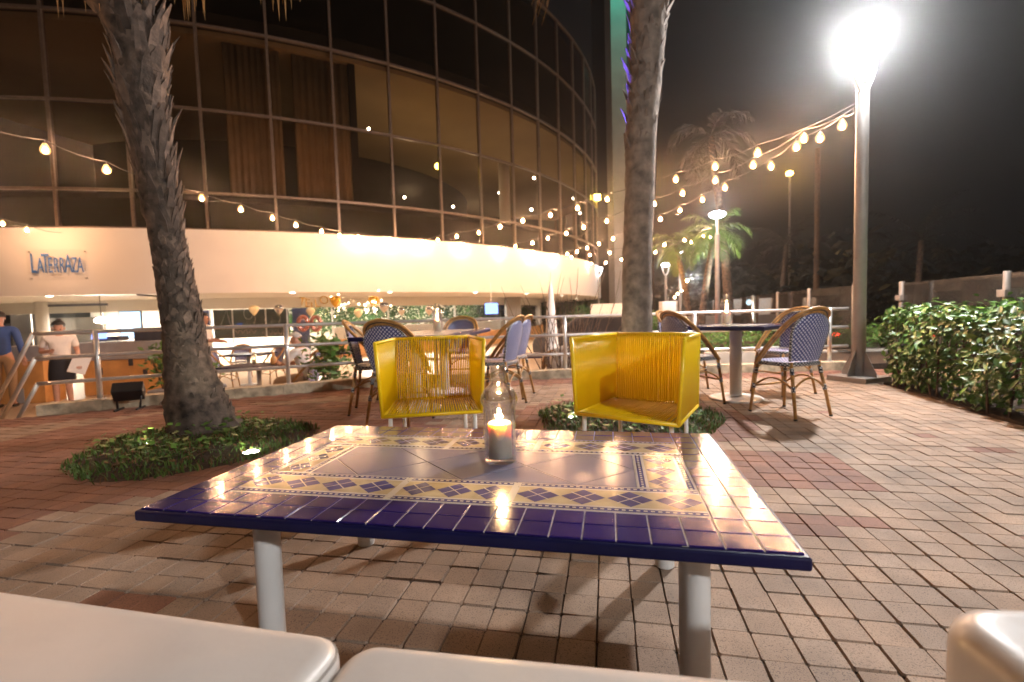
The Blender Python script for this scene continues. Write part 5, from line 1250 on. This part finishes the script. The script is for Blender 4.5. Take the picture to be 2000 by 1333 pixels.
sh = thing('shrub_border', 'low dark shrub border seen under the square dining table', 'shrub', (5.5, 10.3, -.3)); q.build('foliage', ['hedge_leaf', 'bright_leaf'], sh, world=True)
p = atD(1305, 575, 24); t = thing('utility_cabinet', 'pale upright cabinet near the most distant light string', 'cabinet', (p.x, p.y, -.6)); q = MB(); q.box((0, 0, .95), (.8, .5, 1.9)); q.build('cabinet_body', 'white_wall', t, bevel=.02); q = MB(); q.box((0, -.26, .95), (.7, .02, 1.7)); q.build('cabinet_door', 'white_wall', t)
light('cabinet_light', 'POINT', (p.x + .6, p.y - 1.6, 2.4), 60, (.85, .95, 1), .1)
p = atD(1268, 592, 15); sb = thing('round_shrub', 'round clipped shrub right of the right palm trunk', 'shrub', (p.x, p.y, .4)); q = MB()
for i in range(900):
    v = Vector((rg.gauss(0, 1), rg.gauss(0, 1), rg.gauss(0, 1))).normalized(); leaf(q, v*rg.uniform(.42, .52), v, .12, .06, 0)
q.build('foliage', ['hedge_leaf'], sb)
q = MB(); q.tube([(0, 0, -1), (0, 0, .1)], .04); q.build('stem', 'twig', sb)
def car(loc, rz, label):
    t = thing('parked_car', label, 'car', loc, rz)
    prof = [(-2.1, .35), (-2.1, .75), (-1.75, .88), (-1.1, .92), (-.55, 1.38), (.75, 1.40), (1.45, .95), (2.0, .88), (2.12, .6), (2.1, .35)]
    q = MB(); q.prism(prof, -.82, .82, Matrix.Rotation(pi/2, 4, 'X')); q.build('body', 'car_paint', t, bevel=.05, smooth=True)
    q = MB(); q.prism([(-1.0, .95), (-.52, 1.32), (.7, 1.34), (1.25, .96)], -.83, .83, Matrix.Rotation(pi/2, 4, 'X')); q.build('windows', 'glass_dark', t)
    for x in (-1.35, 1.35):
        for y in (-.78, .78): q = MB(); q.tube([(x, y-.09, .33), (x, y+.09, .33)], .33, 20); q.build('wheel', 'black_plastic', t, smooth=True)
    for y in (-.6, .6): q = MB(); q.box((-2.1, y, .7), (.05, .3, .12)); q.build('tail_light', 'red_lamp', t)
    return t
p = atD(1185, 630, 14); car((p.x, p.y, FZ), 2.9, 'dark parked car seen between twigs and the right palm')
p = atD(1490, 625, 20); q = MB(); t = thing('parked_scooter_light', 'small red light glowing beyond the square dining table', 'light', p); q.ball((0, 0, 0), .06, 8, 6); q.build('lens', 'red_lamp', t, smooth=True)
p = atD(1463, 591, 20); t = thing('blue_white_lamp', 'small cool white lamp behind the lantern on square table', 'lamp', p); q = MB(); q.ball((0, 0, 0), .12, 10, 8); q.build('globe', 'cool_white', t, smooth=True); q = MB(); q.tube([(0, 0, -.1), (0, 0, -1.6)], .03); q.build('post', 'post_metal', t)
p = atD(1195, 588, 19); t = thing('lit_wall_panel', 'pale greenish lit wall panel under the end of the white band', 'panel', (p.x, p.y, FZ)); q = MB(); q.box((0, 0, 1.0), (1.7, .1, 1.6), -.2); q.build('panel', 'white_wall', t)
light('panel_light', 'SPOT', (p.x - .1, p.y - 1.6, 2.4), 12, (.75, 1, .9), .1, (p.x, p.y, .9), 90)
# ================================================================== LIGHT, AIR, CAMERA
light('street_lamp_beam', 'POINT', (4.16, 5.62, 3.93), 400, (.97, .96, .96), .1)
light('rear_lamp_beam', 'POINT', (4.3, -4.4, 3.93), 320, (.97, .96, .96), .1)
light('second_lamp_beam', 'POINT', (6.05, 13.8, 3.95), 25, (.9, .96, 1), .1)
light('blue_flood', 'SPOT', (.95, 4.95, 1.9), 500, (.09, .07, 1), .04, (1.24, 4.36, 4.0), 60, .5)
w = bpy.data.worlds.new('World'); S.world = w; w.use_nodes = True; N = w.node_tree.nodes; L = w.node_tree.links
sk = N.new('ShaderNodeTexSky'); sk.sky_type = 'NISHITA'; sk.sun_disc = False; sk.sun_elevation = radians(-4); sk.sun_rotation = radians(200)
bg = N['Background']; bg.inputs['Strength'].default_value = .005
L.new(sk.outputs['Color'], bg.inputs['Color'])
bg2 = N.new('ShaderNodeBackground'); bg2.inputs['Color'].default_value = (.011, .0095, .009, 1); bg2.inputs['Strength'].default_value = .12
ad = N.new('ShaderNodeAddShader'); L.new(bg.outputs[0], ad.inputs[0]); L.new(bg2.outputs[0], ad.inputs[1]); L.new(ad.outputs[0], N['World Output'].inputs['Surface'])
HAZE = .0026  # added misty air; its halos round the lamps stand in for lens glare
if HAZE:
    q = MB(); q.box((0, 22, 14), (110, 90, 32)); o = q.build('glare_haze', 'soil'); struct(o, 'stuff')
    m = bpy.data.materials.new('glare_haze'); m.use_nodes = True; N = m.node_tree.nodes; N.clear(); L = m.node_tree.links
    v = N.new('ShaderNodeVolumePrincipled'); v.inputs['Color'].default_value = (.9, .9, .9, 1); v.inputs['Density'].default_value = HAZE; v.inputs['Anisotropy'].default_value = .92
    ou = N.new('ShaderNodeOutputMaterial'); L.new(v.outputs[0], ou.inputs['Volume']); o.data.materials.clear(); o.data.materials.append(m); o.display_type = 'WIRE'
cam = bpy.data.cameras.new('camera'); co = bpy.data.objects.new('camera', cam); C.objects.link(co); S.camera = co
cam.sensor_width = 36; cam.lens = F / 2000 * 36; cam.clip_end = 600; cam.clip_start = .02
u = Vector((1, 0, 0)); dn = Vector((0, -sp, -cp)); fw = Vector((0, cp, -sp))
rt = u * cr - dn * sr; dn2 = u * sr + dn * cr
m4 = Matrix((( rt.x, -dn2.x, -fw.x, 0), (rt.y, -dn2.y, -fw.y, 0), (rt.z, -dn2.z, -fw.z, H), (0, 0, 0, 1))); co.matrix_world = m4
cam.dof.use_dof = True; cam.dof.focus_distance = 1.55; cam.dof.aperture_fstop = 2.8
S.view_settings.view_transform = 'Standard'; S.view_settings.look = 'None'; S.view_settings.exposure = 1.9; S.view_settings.gamma = 1
S.render.engine = 'CYCLES'; cy = S.cycles
cy.use_denoising = True; cy.denoiser = 'OPENIMAGEDENOISE'; cy.denoising_input_passes = 'RGB_ALBEDO_NORMAL'
cy.max_bounces = 8; cy.diffuse_bounces = 3; cy.glossy_bounces = 4; cy.transmission_bounces = 8; cy.transparent_max_bounces = 12; cy.volume_bounces = 0
cy.sample_clamp_indirect = 4; cy.sample_clamp_direct = 0; cy.caustics_reflective = False; cy.caustics_refractive = False; cy.use_light_tree = True; cy.blur_glossy = 1.
